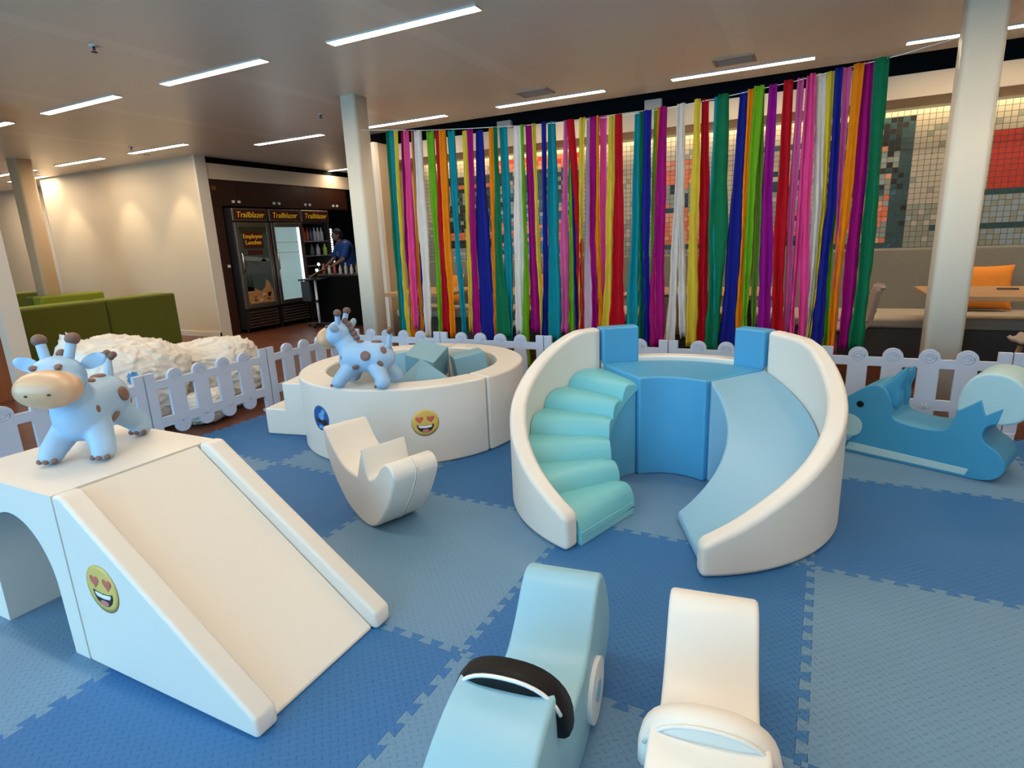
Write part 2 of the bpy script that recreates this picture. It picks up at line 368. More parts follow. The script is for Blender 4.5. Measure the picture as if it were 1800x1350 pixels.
# mosaic alcove: end wall, lintel, soffit
struct('wall_alcove_side', bx(-5.28, -5.13, 6.5, 7.55, 0, 2.62), brown_wall, smooth=False)
struct('void_shade_top1', bx(-5.29, -5.12, 6.45, 6.52, 0, 2.62), trim_white, smooth=False)
struct('wall_corridor', bx(-5.28, -5.2, 7.55, 10.5, 0, 2.62), beige_paint, smooth=False)
struct('wall_lintel', bx(-5.13, 5, 6.78, 6.86, 2.42, 2.62), beige_paint, smooth=False)
struct('wall_soffit', bx(-5.13, 5, 6.86, 7.33, 2.42, 2.47), beige_paint, smooth=False)
struct('wall_lintel_back', bx(-5.13, 5, 7.3, 7.33, 2.47, 2.62), beige_paint, smooth=False)
struct('void_shade_top2', bx(-5.13, 5, 7.33, 7.5, 2.62, 2.66), beige_paint, smooth=False)
struct('wall_back', bx(-5.2, 5, 7.515, 7.6, 0, 3.2), wall_white, smooth=False)
struct('baseboard_alcove', bx(-5.12, 5, 7.1, 7.13, 0, .1), black_void, smooth=False)
o = tag(obj('cove_light', bx(-5.1, 4.9, 7.36, 7.39, 2.50, 2.515), cove_glow, smooth=False), 'warm strip of light hidden in the slot above the tiled wall', 'light')
for x in (-3.42, -1.62, .2, 2.0):
    tag(obj('lintel_bracket', bx(x-.09, x+.09, 6.8, 6.86, 2.62, 2.72), vent_paint, smooth=False),
        {-3.42: 'small grey bracket in the dark gap above the left streamers', -1.62: 'small grey bracket in the dark gap above the middle streamers'}.get(x, 'small grey bracket above the lintel, %s' % ('near the right end of the streamers' if x < 1 else 'right of the right-hand column')), 'bracket', 'brackets above the lintel')
# window wall behind the camera
bm = bmesh.new(); box(bm, (-6, -3.55, .25), (22, .1, .5)); box(bm, (-6, -3.55, 2.7), (22, .1, .2))
for k in range(5): box(bm, (-9.9+3.6*k, -3.55, 1.55), (.4, .1, 2.1))
box(bm, (-13.6, -3.55, 1.55), (7, .1, 2.1)); box(bm, (2.9, -3.55, 1.55), (4.2, .1, 2.1))
struct('wall_front', bm, wall_white, smooth=False)
for k in range(3):
    wn = empty('window_%d' % (k+1)); wn['kind'] = 'structure'; x = -8.1+3.6*k; bm = bmesh.new()
    for a, b_, c_, d_ in ((x-1.6, x-1.55, .5, 2.6), (x+1.55, x+1.6, .5, 2.6), (x-.025, x+.025, .5, 2.6)): box(bm, ((a+b_)/2, -3.55, (c_+d_)/2), (b_-a, .06, d_-c_))
    for z in (.525, 2.575): box(bm, (x, -3.55, z), (3.2, .06, .05))
    obj('window_frame', bm, trim_white, wn, smooth=False)
    obj('pane', bx(x-1.55, x+1.55, -3.556, -3.55, .55, 2.55), glass, wn, smooth=False)

# mosaic wall: one tile grid, 54 mm tiles, laid in pixel figures
tcols = [mat('tile_cream_cove_tone', (.40, .37, .30), .25, var=.08, vscale=40), mat('tile_grey', (.24, .26, .22), .2, var=.15, vscale=40), mat('tile_black', (.018, .022, .02), .15),
         mat('tile_teal', (.03, .075, .085), .15, var=.3, vscale=30), mat('tile_orange', (.62, .16, .06), .2, var=.2, vscale=40), mat('tile_red', (.42, .035, .02), .25, var=.15, vscale=30),
         mat('tile_blue_grey', (.25, .32, .35), .15), mat('tile_peach', (.62, .30, .17), .2), mat('grout', (.05, .052, .045), .8)]
T = .054; X0 = -5.13; Z0 = 1.02; NI = int(10.1/T); NJ = 26
def tile(i, j):
    x = X0+(i+.5)*T; z = Z0+(j+.5)*T; r = rnd.random()
    base = 0 if r < .93 else 1
    if z < 1.5: base = 1 if r < .8 else (6 if r < .86 else 0)  # cream above, grey below: cove light's tone put into the tile colours
    def fig(x0, x1, z0, z1): return x0 <= x < x1 and z0 <= z < z1
    if fig(.02, .89, 1.05, 2.33) or fig(.1, .84, 2.33, 2.39):
        if x > .78 or z < 1.14 or (x > .68 and z < 1.9): return 3 if r < .8 else 2
        if z < 1.62: return 4 if r < .42 else (7 if r < .55 else (1 if r < .85 else 6))
        if z > 2.05: return 2 if r < .6 else (3 if r < .8 else (7 if r < .88 else 1))
        return 2 if r < .38 else (1 if r < .68 else (6 if r < .8 else (7 if r < .86 else 3)))
    if fig(1.5, 3.3, 1.62, 2.18): return 5
    if fig(1.42, 3.3, 1.56, 1.62) or fig(1.42, 3.3, 1.24, 1.29): return 3
    if fig(1.42, 3.3, 1.05, 1.56): return 6 if r < .6 else 1
    if fig(1.11, 1.18, 1.3, 1.93): return 6
    if fig(1.06, 1.18, 1.23, 1.29) or fig(1.11, 1.18, 1.93, 1.99): return 3
    if fig(-.75, -.05, 1.15, 2.0) or fig(-.7, -.1, 2.16, 2.22):
        return (2 if r < .55 else 3) if z > 2.1 or z < 1.25 else (1 if r < .45 else (2 if r < .75 else (0 if r < .9 else 4)))
    if fig(-1.75, -1.2, 1.12, 2.16):
        if z > 1.9: return 4 if r < .7 else 7
        if z < 1.18: return 3
        if z < 1.55: return 4 if r < .6 else 7
        return 2 if r < .5 else (1 if r < .9 else 4)
    if fig(-3.9, -2.7, 1.15, 2.36):
        if z > 2.28: return 5 if r < .6 else 4
        if z > 2.2: return 4 if r < .7 else 7
        if z < 1.22: return 3
        if z < 1.55: return 4 if r < .5 else (5 if r < .7 else 2)
        return 2 if r < .55 else (1 if r < .85 else (3 if r < .95 else 7))
    if fig(-4.85, -4.0, 1.25, 2.2):
        if z > 2.12 or z < 1.33: return 2
        if 2.03 < z < 2.09 or 1.36 < z < 1.44: return 4 if r < .8 else 7
        return 2 if r < .6 else (1 if r < .85 else 3)
    return base
bm = bmesh.new()
for i in range(NI):
    for j in range(NJ):
        x0, z0 = X0+i*T, Z0+j*T; g = .0022
        if x0+T > 3.4: continue
        ty = rnd.uniform(-.0012, .0012)
        v_ = [bm.verts.new(p) for p in ((x0+g, 7.512+ty, z0+g), (x0+T-g, 7.512-ty, z0+g), (x0+T-g, 7.512-ty*.3, z0+T-g), (x0+g, 7.512+ty*.3, z0+T-g))]
        f = bm.faces.new(v_); f.material_index = tile(i, j)
nb = len(bm.verts)
o = struct('wall_back_mosaic', bm, tcols, smooth=False)
for p in o.data.polygons:
    if p.normal.y > 0: p.flip()
struct('wall_back_grout', bx(-5.13, 5, 7.513, 7.516, 1.0, 2.62), tcols[8], smooth=False)

# ------------------------------------------------------------------ ceiling fittings
lampL = empty('ceiling_lamp'); bm = bmesh.new()
box(bm, (.6085, -.045, -.004), (1.229, .006, .012)); box(bm, (.6085, .045, -.004), (1.229, .006, .012)); box(bm, (-.003, 0, -.004), (.006, .084, .012)); box(bm, (1.22, 0, -.004), (.006, .084, .012))
obj('lamp_frame', bm, lamp_frame, lampL, smooth=False); bm = bmesh.new(); box(bm, (.6085, 0, -.003), (1.217, .084, .006)); obj('diffuser', bm, lamp_glow, lampL, smooth=False)
spots = []
for Y, nm in ((3.627, 'near row over the soft play toys'), (6.205, 'row along the mosaic alcove')):
    for k in range(-2, 5):
        X = -5.07+1.886*k
        if Y > 6 and k < -1: continue
        spots.append((X, Y, '%s from the left in the %s' % (ORD[k+2-(1 if Y > 6 else 0)], nm)))
for k in range(4): spots.append((-14.43+1.886*k, 5.575, '%s from the left in the row beside the white lounge wall' % ORD[k]))
for k in range(2): spots.append((-15.2+1.9*k, 6.1, '%s of the short far row beyond the lounge column' % ORD[k]))
spots.append((-8.15-.6, 9.1, 'the one above the drinks pantry behind the column'))
for Y, nm in ((1.06, 'row above the camera'), (-1.5, 'row nearest the windows')):
    for k in range(-3, 5): spots.append((-5.07+1.886*k, Y, '%s from the left in the %s' % (ORD[k+3], nm)))
for n_, (X, Y, lb) in enumerate(spots):
    o = lampL if n_ == 0 else dup(lampL); o.location = (X, Y, CZ)
    tag(o, 'linear ceiling lamp, '+lb, 'ceiling light', 'linear lamps in the ceiling')
for x, y, lb in ((-2.58, 5.86, 'left one of two square brown ceiling air vents, above the middle of the streamers'), (-.7, 5.87, 'right one of two square brown ceiling air vents, near the green end of the streamers')):
    v = empty('ceiling_vent', (x, y, CZ), 0, lb, 'vent', 'ceiling vents'); bm = bmesh.new()
    for a, b_, c_, d_ in ((0, .11, .34, .02), (0, -.11, .34, .02), (.16, 0, .02, .22), (-.16, 0, .02, .22)): box(bm, (a, b_, -.005), (c_, d_, .012))
    obj('frame', bm, vent_paint, v, smooth=False); bm = bmesh.new()
    for k in range(9): box(bm, (0, -.09+.0225*k, -.003), (.30, .012, .006), Matrix.Rotation(.5, 3, 'X'))
    obj('grille', bm, vent_paint, v, smooth=False)
for x, y, lb in ((-4.53, 2.76, 'near the top left corner of the picture'), (-8.27, 5.28, 'above the white lounge wall'), (-4.9, 5.3, 'beside the middle column')):
    s = empty('sprinkler_head', (x, y, CZ), 0, 'small metal sprinkler head hanging from the ceiling '+lb, 'sprinkler', 'sprinkler heads')
    bm = bmesh.new(); tube(bm, [(0, 0, 0), (0, 0, -.008)], .03, 16); obj('flange', bm, lamp_frame, s)
    bm = bmesh.new(); tube(bm, [(0, 0, -.005), (0, 0, -.03)], .008); tube(bm, [(0, 0, -.042), (0, 0, -.045)], .02, 14); tube(bm, [(.012, 0, -.02), (.014, 0, -.043)], .002, 6); tube(bm, [(-.012, 0, -.02), (-.014, 0, -.043)], .002, 6); obj('deflector', bm, steel_dark, s)
# wall washers over the lounge wall
for k, X in enumerate((-11.75, -10.1, -8.75)):
    dl = empty('downlight', (X, 5.80, CZ), 0, 'small round recessed downlight washing the white lounge wall, %s from the left' % ORD[k], 'ceiling light', 'downlights by the lounge wall')
    bm = bmesh.new(); tube(bm, [(0, 0, .0), (0, 0, -.006)], .045, 20); obj('bezel', bm, lamp_frame, dl)
    L = bpy.data.lights.new('downlight_beam', 'SPOT'); L.energy = SPOT; L.color = (1, .80, .52); L.spot_size = math.radians(66); L.spot_blend = .6; L.shadow_soft_size = .03
    lo = bpy.data.objects.new('downlight_beam', L); C.objects.link(lo); lo.parent = dl; lo.location = (0, 0, -.03); lo.rotation_euler = (math.radians(10), 0, 0)
for i, (y, z) in enumerate(((7.0, 2.40), (8.4, 2.40))):
    L = bpy.data.lights.new('pantry_beam', 'SPOT'); L.energy = 6; L.color = (1, .75, .5); L.spot_size = 1.9; L.spot_blend = .8
    lo = bpy.data.objects.new('pantry_beam', L); C.objects.link(lo); lo.location = (-7.5, y, 2.72); lo.rotation_euler = (0, math.radians(-25), 0)

# ------------------------------------------------------------------ jigsaw mats
PT = 1.01; rotm = math.radians(-1.15); P0 = Vector((-.92, 2.405, 0))
def edge_pts(n=25):
    """one tile edge from 0 to 1: alternating dovetail teeth (t, offset)"""
    d = .0145; p = 1/n; q = .14*p; pts = [(0, 0), (.4*p, 0), (.4*p, d)]; lv = d
    for k in range(1, n):
        x = k*p; pts += [(x+q, lv), (x-q, -lv)]; lv = -lv
    return pts+[(1-.4*p, lv), (1-.4*p, 0)], d
EP, TD = edge_pts()
def tile_mesh(i, j):
    # edges traversed so shared edges coincide: horizontal ones left->right, vertical ones bottom->top
    bl, br, tr, tl = Vector((0, 0)), Vector((PT, 0)), Vector((PT, PT)), Vector((0, PT))
    def line(a, b, nrm): return [a+(b-a)*t+nrm*o_ for t, o_ in EP]+[b]
    bot = line(bl, br, Vector((0, 1))); right = line(br, tr, Vector((1, 0))); top = line(tl, tr, Vector((0, 1)))[::-1]; left = line(bl, tl, Vector((1, 0)))[::-1]
    loop = bot[:-1]+right[:-1]+top[:-1]+left[:-1]
    return loop
loop = tile_mesh(0, 0)
cc = Vector((PT/2, PT/2)); g = .0012
def build_tile(mt, name):
    bm = bmesh.new(); pts = [(p.x-cc.x, p.y-cc.y) for p in loop]; pts = [(x*(1-g), y*(1-g)) for x, y in pts]
    prism(bm, pts, (0, 0, 0), (1, 0, 0), (0, 1, 0), (0, 0, 1), 0, .012); return obj(name, bm, mt, smooth=False)
tD = build_tile(mat_dark, 'foam_mat'); tL = build_tile(mat_light, 'foam_mat'); usedD = usedL = False
rows = {-2: 'frontmost row', -1: 'second row from the front', 0: 'middle row', 1: 'second row from the back', 2: 'back row'}
cols = {-3: 'leftmost', -2: 'second from left', -1: 'third from left', 0: 'fourth from left', 1: 'fifth from left', 2: 'rightmost'}
R2 = Matrix.Rotation(rotm, 3, 'Z')
for j in (-2, -1, 0, 1):
    for i in range(-3, 3):
        lt = (i+j) % 2 == 1; src = tL if lt else tD
        if (lt and not usedL) or (not lt and not usedD): o = src
        else: o = src.copy(); C.objects.link(o)
        if lt: usedL = True
        else: usedD = True
        c = P0+R2@Vector(((i+.5)*PT, (j-1+.5)*PT, 0)); c.z = .0; o.location = c; o.rotation_euler = (0, 0, rotm)
        tag(o, '%s blue jigsaw foam mat, %s in the %s' % ('light' if lt else 'dark', cols[i], rows[j]), 'mat', 'jigsaw play mats')
for i in range(-3, 3):
    j = 2; lt = (i+j) % 2 == 1; o = (tL if lt else tD).copy(); C.objects.link(o); c = P0+R2@Vector(((i+.5)*PT, (j-1+.5)*PT, 0)); c.z = 0; o.location = c; o.rotation_euler = (0, 0, rotm)
    tag(o, '%s blue jigsaw foam mat, %s in the %s' % ('light' if lt else 'dark', cols[i], rows[j]), 'mat', 'jigsaw play mats')
MZ = .012
STREAM=[('dkgreen', -3.692, 0.061, 2.38, -3.715, 0.071, 1.28, -3.734, 0.059, 0.44),
('teal', -3.636, 0.054, 2.37, -3.665, 0.028, 1.28, -3.683, 0.058, 0.44),
('yellow', -3.573, 0.06, 2.36, -3.623, 0.055, 1.28, -3.625, 0.043, 0.44),
('magenta', -3.511, 0.065, 2.35, -3.575, 0.056, 1.28, -3.582, 0.043, 0.44),
('orange', -3.492, 0.039, 2.35, -3.534, 0.041, 1.28, -3.567, 0.057, 0.44),
('hotpink', -3.455, 0.045, 2.35, -3.499, 0.069, 1.28, -3.511, 0.056, 0.45),
('orange', -3.417, 0.045, 2.34, -3.438, 0.054, 1.27, -3.462, 0.057, 0.45),
('navy', -3.378, 0.044, 2.34, -3.401, 0.02, 1.27, -3.416, 0.048, 0.45),
('white', -3.33, 0.064, 2.33, -3.348, 0.1, 1.27, -3.374, 0.077, 0.45),
('lime', -3.22, 0.082, 2.32, -3.232, 0.066, 1.27, -3.258, 0.075, 0.45),
('red', -3.127, 0.068, 2.31, -3.151, 0.071, 1.27, -3.167, 0.094, 0.46),
('orange', -3.062, 0.061, 2.31, -3.08, 0.07, 1.26, -3.083, 0.073, 0.46),
('teal', -2.995, 0.073, 2.3, -2.997, 0.07, 1.26, -2.984, 0.071, 0.46),
('yellow', -2.837, 0.053, 2.28, -2.865, 0.043, 1.26, -2.874, 0.045, 0.47),
('magenta', -2.773, 0.076, 2.28, -2.807, 0.062, 1.25, -2.814, 0.064, 0.47),
('navy', -2.703, 0.064, 2.27, -2.723, 0.121, 1.25, -2.692, 0.181, 0.47),
('orange', -2.574, 0.045, 2.27, -2.602, 0.036, 1.25, -2.611, 0.031, 0.47),
('dkgreen', -2.52, 0.05, 2.27, -2.54, 0.076, 1.25, -2.532, 0.127, 0.48),
('teal', -2.462, 0.067, 2.27, -2.461, 0.07, 1.24, -2.48, 0.06, 0.48),
('white', -2.316, 0.092, 2.26, -2.341, 0.096, 1.29, -2.359, 0.083, 0.53),
('lime', -2.264, 0.033, 2.26, -2.273, 0.04, 1.29, -2.291, 0.052, 0.53),
('magenta', -2.219, 0.07, 2.26, -2.215, 0.077, 1.29, -2.21, 0.121, 0.53),
('yellow', -2.163, 0.032, 2.26, -2.154, 0.045, 1.28, -2.147, 0.04, 0.54),
('navy', -2.061, 0.046, 2.26, -2.08, 0.038, 1.28, -2.102, 0.029, 0.54),
('teal', -2.01, 0.057, 2.26, -2.013, 0.097, 1.28, -2.029, 0.128, 0.54),
('orchid', -1.877, 0.035, 2.25, -1.905, 0.063, 1.27, -1.913, 0.06, 0.54),
('red', -1.825, 0.07, 2.25, -1.759, 0.052, 1.27, -1.764, 0.032, 0.55),
('lime', -1.84, 0.04, 2.25, -1.845, 0.047, 1.27, -1.858, 0.06, 0.54),
('navy', -1.833, 0.025, 2.25, -1.8, 0.041, 1.27, -1.798, 0.059, 0.55),
('yellow', -1.722, 0.049, 2.25, -1.754, 0.042, 1.27, -1.761, 0.027, 0.55),
('lilac', -1.683, 0.029, 2.25, -1.7, 0.056, 1.27, -1.708, 0.111, 0.55),
('magenta', -1.627, 0.072, 2.25, -1.644, 0.055, 1.27, -1.627, 0.062, 0.55),
('orange', -1.595, 0.019, 2.25, -1.599, 0.035, 1.26, -1.583, 0.026, 0.55),
('hotpink', -1.56, 0.062, 2.25, -1.565, 0.055, 1.26, -1.58, 0.042, 0.55),
('yellow', -1.486, 0.047, 2.24, -1.498, 0.069, 1.26, -1.526, 0.087, 0.55),
('red', -1.424, 0.06, 2.24, -1.419, 0.078, 1.26, -1.442, 0.121, 0.56),
('teal', -1.28, 0.045, 2.24, -1.288, 0.061, 1.43, -1.312, 0.099, 0.51),
('dkgreen', -1.238, 0.04, 2.24, -1.237, 0.042, 1.43, -1.227, 0.063, 0.51),
('navy', -1.194, 0.067, 2.24, -1.196, 0.069, 1.43, -1.185, 0.048, 0.51),
('lime', -1.14, 0.031, 2.25, -1.145, 0.032, 1.43, -1.149, 0.024, 0.52),
('orange', -1.112, 0.026, 2.25, -1.122, 0.023, 1.43, -1.12, 0.024, 0.52),
('magenta', -1.071, 0.048, 2.25, -1.088, 0.082, 1.43, -1.094, 0.114, 0.52),
('white', -0.95, 0.051, 2.26, -0.96, 0.048, 1.42, -0.995, 0.084, 0.52),
('white', -0.935, 0.038, 2.26, -0.925, 0.04, 1.42, -0.877, 0.059, 0.52),
('yellow', -0.823, 0.046, 2.27, -0.821, 0.065, 1.41, -0.815, 0.077, 0.53),
('red', -0.776, 0.05, 2.27, -0.752, 0.073, 1.41, -0.738, 0.076, 0.53),
('teal', -0.685, 0.045, 2.27, -0.673, 0.076, 1.4, -0.641, 0.048, 0.53),
('dkgreen', -0.642, 0.068, 2.28, -0.64, 0.126, 1.4, -0.652, 0.096, 0.53),
('navy', -0.506, 0.05, 2.29, -0.522, 0.086, 1.4, -0.544, 0.12, 0.54),
('orange', -0.456, 0.042, 2.29, -0.463, 0.032, 1.39, -0.457, 0.055, 0.54),
('lime', -0.403, 0.065, 2.3, -0.421, 0.06, 1.39, -0.412, 0.041, 0.54),
('olive', -0.39, 0.037, 2.3, -0.368, 0.055, 1.39, -0.355, 0.033, 0.54),
('purple', -0.313, 0.052, 2.3, -0.311, 0.077, 1.51, -0.273, 0.097, 0.54),
('red', -0.215, 0.058, 2.31, -0.206, 0.073, 1.5, -0.188, 0.08, 0.55),
('orchid', -0.141, 0.043, 2.32, -0.138, 0.049, 1.5, -0.13, 0.036, 0.55),
('hotpink', -0.087, 0.035, 2.32, -0.085, 0.041, 1.49, -0.081, 0.031, 0.55),
('hotpink', -0.067, 0.035, 2.33, -0.046, 0.059, 1.49, -0.015, 0.054, 0.55),
('white', -0.017, 0.059, 2.33, 0.025, 0.062, 1.49, 0.022, 0.042, 0.55),
('yellow', 0.04, 0.048, 2.33, 0.067, 0.028, 1.48, 0.04, 0.023, 0.55),
('navy', 0.088, 0.045, 2.34, 0.11, 0.05, 1.48, 0.079, 0.08, 0.55),
('lime', 0.099, 0.024, 2.34, 0.137, 0.018, 1.48, 0.14, 0.033, 0.56),
('orchid', 0.139, 0.051, 2.34, 0.156, 0.028, 1.48, 0.205, 0.029, 0.56),
('orange', 0.203, 0.059, 2.35, 0.199, 0.057, 1.48, 0.182, 0.045, 0.56),
('magenta', 0.261, 0.059, 2.36, 0.277, 0.08, 1.47, 0.265, 0.076, 0.56),
('dkgreen', 0.332, 0.081, 2.37, 0.356, 0.078, 1.47, 0.348, 0.09, 0.56)]

BIKE2X, BIKE2Y = -.143, 1.268
G1X, G1Y, G1R, G1S = -2.43, 1.215, 0, 1.0
G2X, G2Y, G2S = -2.36, 2.715, 1.0
def CUBES():
    def rv(v): v = Vector(v); return Matrix.Rotation(v.length, 3, v.normalized()).to_euler()
    cube((-2.49, 3.52, .46), rv((.327, .252, .1)), (.235,)*3, 'grey blue foam cube tilted on top of the pile in the round pit')
    cube((-2.23, 3.70, .405), rv((.024, -.157, .725)), (.235,)*3, 'grey blue foam cube leaning at the right side inside the round pit')
    cube((-2.77, 3.64, .37), rv((-.2, -.2, .1)), (.25,)*3, 'grey blue foam cube at the back left inside the round pit')
    cube((-2.45, 3.42, .18), (0, 0, .3), (.40, .40, .30), 'grey blue foam cube at the bottom of the pit under the tilted one')
    bm = bmesh.new(); pv = [(-2.23, 3.085, .60), (-1.99, 3.08, .47), (-2.2, 2.90, .35), (-2.43, 3.04, .42), (-2.22, 3.24, .50), (-2.2, 3.06, .20)]
    c0 = Vector((-2.2, 3.06, .4)); V = [bm.verts.new(Vector(q)-c0) for q in pv]
    for f in ((0, 2, 1), (0, 3, 2), (0, 4, 3), (0, 1, 4), (5, 1, 2), (5, 2, 3), (5, 3, 4), (5, 4, 1)): bm.faces.new([V[q] for q in f])
    tag(obj('foam_pyramid', bm, foam_grey_blue, None, bevel=.008, loc=c0), 'grey blue foam pyramid block at the front of the round pit, ridge towards the camera', 'foam block', 'grey blue foam blocks in the pit')
def BAGS():
    bag('white_bag', (-4.72, 2.60), (.40, .42, .37), 1.3, 'big white plastic bag with pointed top corner, behind the fence beside the giraffe toy', (-.2, -.75, .35, .05), 0)
    bag('white_bag', (-4.72, 3.42), (.40, .36, .30), 7.7, 'rounded white plastic bag behind the fence, nearer the step block', None, .4)
    bag('white_bag', (-4.30, 2.98), (.16, .22, .13), 3.1, 'small low lump of white plastic bag bulging under the fence', None, .2)
# ------------------------------------------------------------------ stickers (smiley discs) as thin printed parts
def heart(n=24, s=1.0):
    out = []
    for k in range(n):
        t = 2*PI*k/n; out.append((s*16*math.sin(t)**3/17, s*(13*math.cos(t)-5*math.cos(2*t)-2*math.cos(3*t)-math.cos(4*t))/17))
    return out
def flat_shape(name, pts, place, lift, mt, parent, inner=None):
    bm = bmesh.new(); cx = sum(p[0] for p in pts)/len(pts); cy = sum(p[1] for p in pts)/len(pts); K = 5; rings = []
    for k in range(1, K+1):
        rings.append([bm.verts.new(place(cx+(p[0]-cx)*k/K, cy+(p[1]-cy)*k/K, lift)) for p in pts])
    c = bm.verts.new(place(cx, cy, lift)); n = len(pts)
    for i in range(n):
        bm.faces.new((c, rings[0][i], rings[0][(i+1) % n]))
        for k in range(K-1): bm.faces.new((rings[k][i], rings[k+1][i], rings[k+1][(i+1) % n], rings[k][(i+1) % n]))
    # a rim down to the surface gives the print its thickness
    low = [bm.verts.new(place(p[0], p[1], lift-.0007)) for p in pts]
    for i in range(n): bm.faces.new((rings[-1][i], low[i], low[(i+1) % n], rings[-1][(i+1) % n]))
    return obj(name, bm, mt, parent)
def smiley(parent, place, R):
    circ = lambda r, n=36, cx=0, cy=0, ry=None: [(cx+r*math.cos(2*PI*k/n), cy+(ry or r)*math.sin(2*PI*k/n)) for k in range(n)]
    s = flat_shape('smiley_sticker', circ(R), place, .0010, sticker_orange, parent); s['label'] = 'yellow heart-eyed smiley sticker'
    flat_shape('face', circ(R*.97, cy=R*.03), place, .0018, sticker_yellow, s)
    for sx in (-1, 1): flat_shape('heart_eye', [(x+sx*R*.40, y+R*.28) for x, y in heart(24, R*.31)], place, .0026, sticker_red, s)
    mp = [(-.62, -.10), (-.3, -.17), (0, -.19), (.3, -.17), (.62, -.10), (.60, -.30), (.48, -.52), (.27, -.68), (0, -.74), (-.27, -.68), (-.48, -.52), (-.60, -.30)]
    flat_shape('mouth', [(x*R, y*R) for x, y in mp], place, .0026, sticker_black, s)
    tp = [(-.5, -.17), (0, -.23), (.5, -.17), (.5, -.26), (.4, -.36), (0, -.40), (-.4, -.36), (-.5, -.26)]
    flat_shape('teeth', [(x*R, y*R) for x, y in tp], place, .0034, sticker_white, s)
    flat_shape('tongue', [(R*.27*math.cos(2*PI*k/20), R*(-.59+.12*math.sin(2*PI*k/20))) for k in range(20)], place, .0034, sticker_tongue, s)
    return s
def dark_smiley(parent, place, R):
    circ = lambda r, cx=0, cy=0, ry=None, n=32: [(cx+r*math.cos(2*PI*k/n), cy+(ry or r)*math.sin(2*PI*k/n)) for k in range(n)]
    s = flat_shape('smiley_sticker', circ(R), place, .0010, sticker_blue, parent); s['label'] = 'blue round sticker with a dark open mouth'
    flat_shape('cheek', circ(R*.34, R*.1, R*.15, R*.30), place, .0018, sticker_sky, s)
    flat_shape('forehead_shine', circ(R*.22, R*.35, R*.5, R*.2), place, .0018, sticker_sky, s)
    mp = [(-.7, -.05), (-.2, -.12), (.3, -.12), (.75, -.05), (.78, -.3), (.6, -.55), (.35, -.6), (.1, -.4), (-.2, -.45), (-.55, -.4)]
    flat_shape('mouth', [(x*R, y*R) for x, y in mp], place, .0018, sticker_black, s)
    flat_shape('chin', circ(R*.3, -.1*R, -.72*R, R*.13), place, .0018, sticker_sky, s)

# ------------------------------------------------------------------ arch block and ramp (left foreground)
z0 = MZ
arch = empty('arch_block', (-2.39, 1.155, z0), 0, 'cream white foam tunnel block with round arch, blue giraffe toy standing on it', 'soft play block')
bm = bmesh.new(); Hh = .595; hw = .305; D = .29; ar = .212; at = .395; pts = [(-hw, 0), (-hw, Hh), (hw, Hh), (hw, 0), (ar+.01, 0)]
pts[-1] = (ar+.012, 0)
pts += [(.006+ar*math.cos(PI*k/24), .24+.245*math.sin(PI*k/24)) for k in range(25)]+[(-ar-.004, 0)]
a_ = [bm.verts.new((p[0], -D, p[1])) for p in pts]; b_ = [bm.verts.new((p[0], D, p[1])) for p in pts]; n = len(pts)
f1 = bm.faces.new(a_); f2 = bm.faces.new(b_[::-1])
for i in range(n): bm.faces.new((a_[i], b_[i], b_[(i+1) % n], a_[(i+1) % n]))
bmesh.ops.triangulate(bm, faces=[f1, f2], ngon_method='EAR_CLIP')
obj('tunnel_body', bm, foam_white, arch, bevel=.018, seg=4)
ramp = empty('ramp_block', (-2.08, 1.155, z0), 0, 'cream white foam slide ramp with side rails and heart-eyed smiley sticker', 'soft play slide')
bm = bmesh.new(); prism(bm, [(0, 0), (0, .592), (.785, .012), (.785, 0)], (0, 0, 0), (1, 0, 0), (0, 0, 1), (0, 1, 0), -.216, .216)
obj('slide_bed', bm, foam_white, ramp, bevel=.006)
for s in (-1, 1):
    bm = bmesh.new(); y = s*.2565; prism(bm, [(.004, 0), (.004, .600), (.052, .604), (.80, .068), (.808, .055), (.808, 0)], (0, y, 0), (1, 0, 0), (0, 0, 1), (0, 1, 0), -.038, .038)
    rl = obj('side_rail', bm, foam_white, ramp, bevel=.014, seg=4)
    rl['label'] = 'near side rail carrying the smiley sticker' if s < 0 else 'far side rail'
    if s < 0: near_rail = rl
def on_ramp(x, y, l): return Vector((.188+x, -.2945-l, .318+y))
smiley(ramp, on_ramp, .082)

# ------------------------------------------------------------------ pit ring: three curved walls, a step block and cubes
PC = (-2.5, 3.37)
for k, (a0, a1, lb) in enumerate(((-137+.4, -19-.4, 'front curved cream foam wall of the round pit, with smiley stickers and a giraffe toy on it'), (-19+.4, 99-.4, 'right curved cream foam wall of the round pit, nearest the slide set'), (99+.4, 223-.4, 'back left curved cream foam wall of the round pit, behind the step block'))):
    t = empty('pit_wall', (PC[0], PC[1], z0), 0, lb, 'soft play wall', 'curved walls of the round pit')
    bm = bmesh.new(); sector(bm, (0, 0), .60, .785, a0, a1, 0, .49, 40); obj('curved_wall', bm, foam_white, t, bevel=.016, seg=4)
    if k == 0:
        smiley(t, lambda x, y, l: Vector(((.785+l)*math.cos(math.radians(-50.6)+x/.785), (.785+l)*math.sin(math.radians(-50.6)+x/.785), .268+y)), .083)
        dark_smiley(t, lambda x, y, l: Vector(((.785+l)*math.cos(math.radians(-103.5)+x/.785), (.785+l)*math.sin(math.radians(-103.5)+x/.785), .277+y)), .082)
st = empty('step_block', (-3.49, 2.86, z0), math.radians(10), 'cream white foam two-step block leaning against the round pit', 'soft play steps')
bm = bmesh.new(); prism(bm, [(0, 0), (0, .195), (.175, .195), (.175, .39), (.385, .39), (.385, 0)], (0, 0, 0), (1, 0, 0), (0, 0, 1), (0, 1, 0), 0, .5)
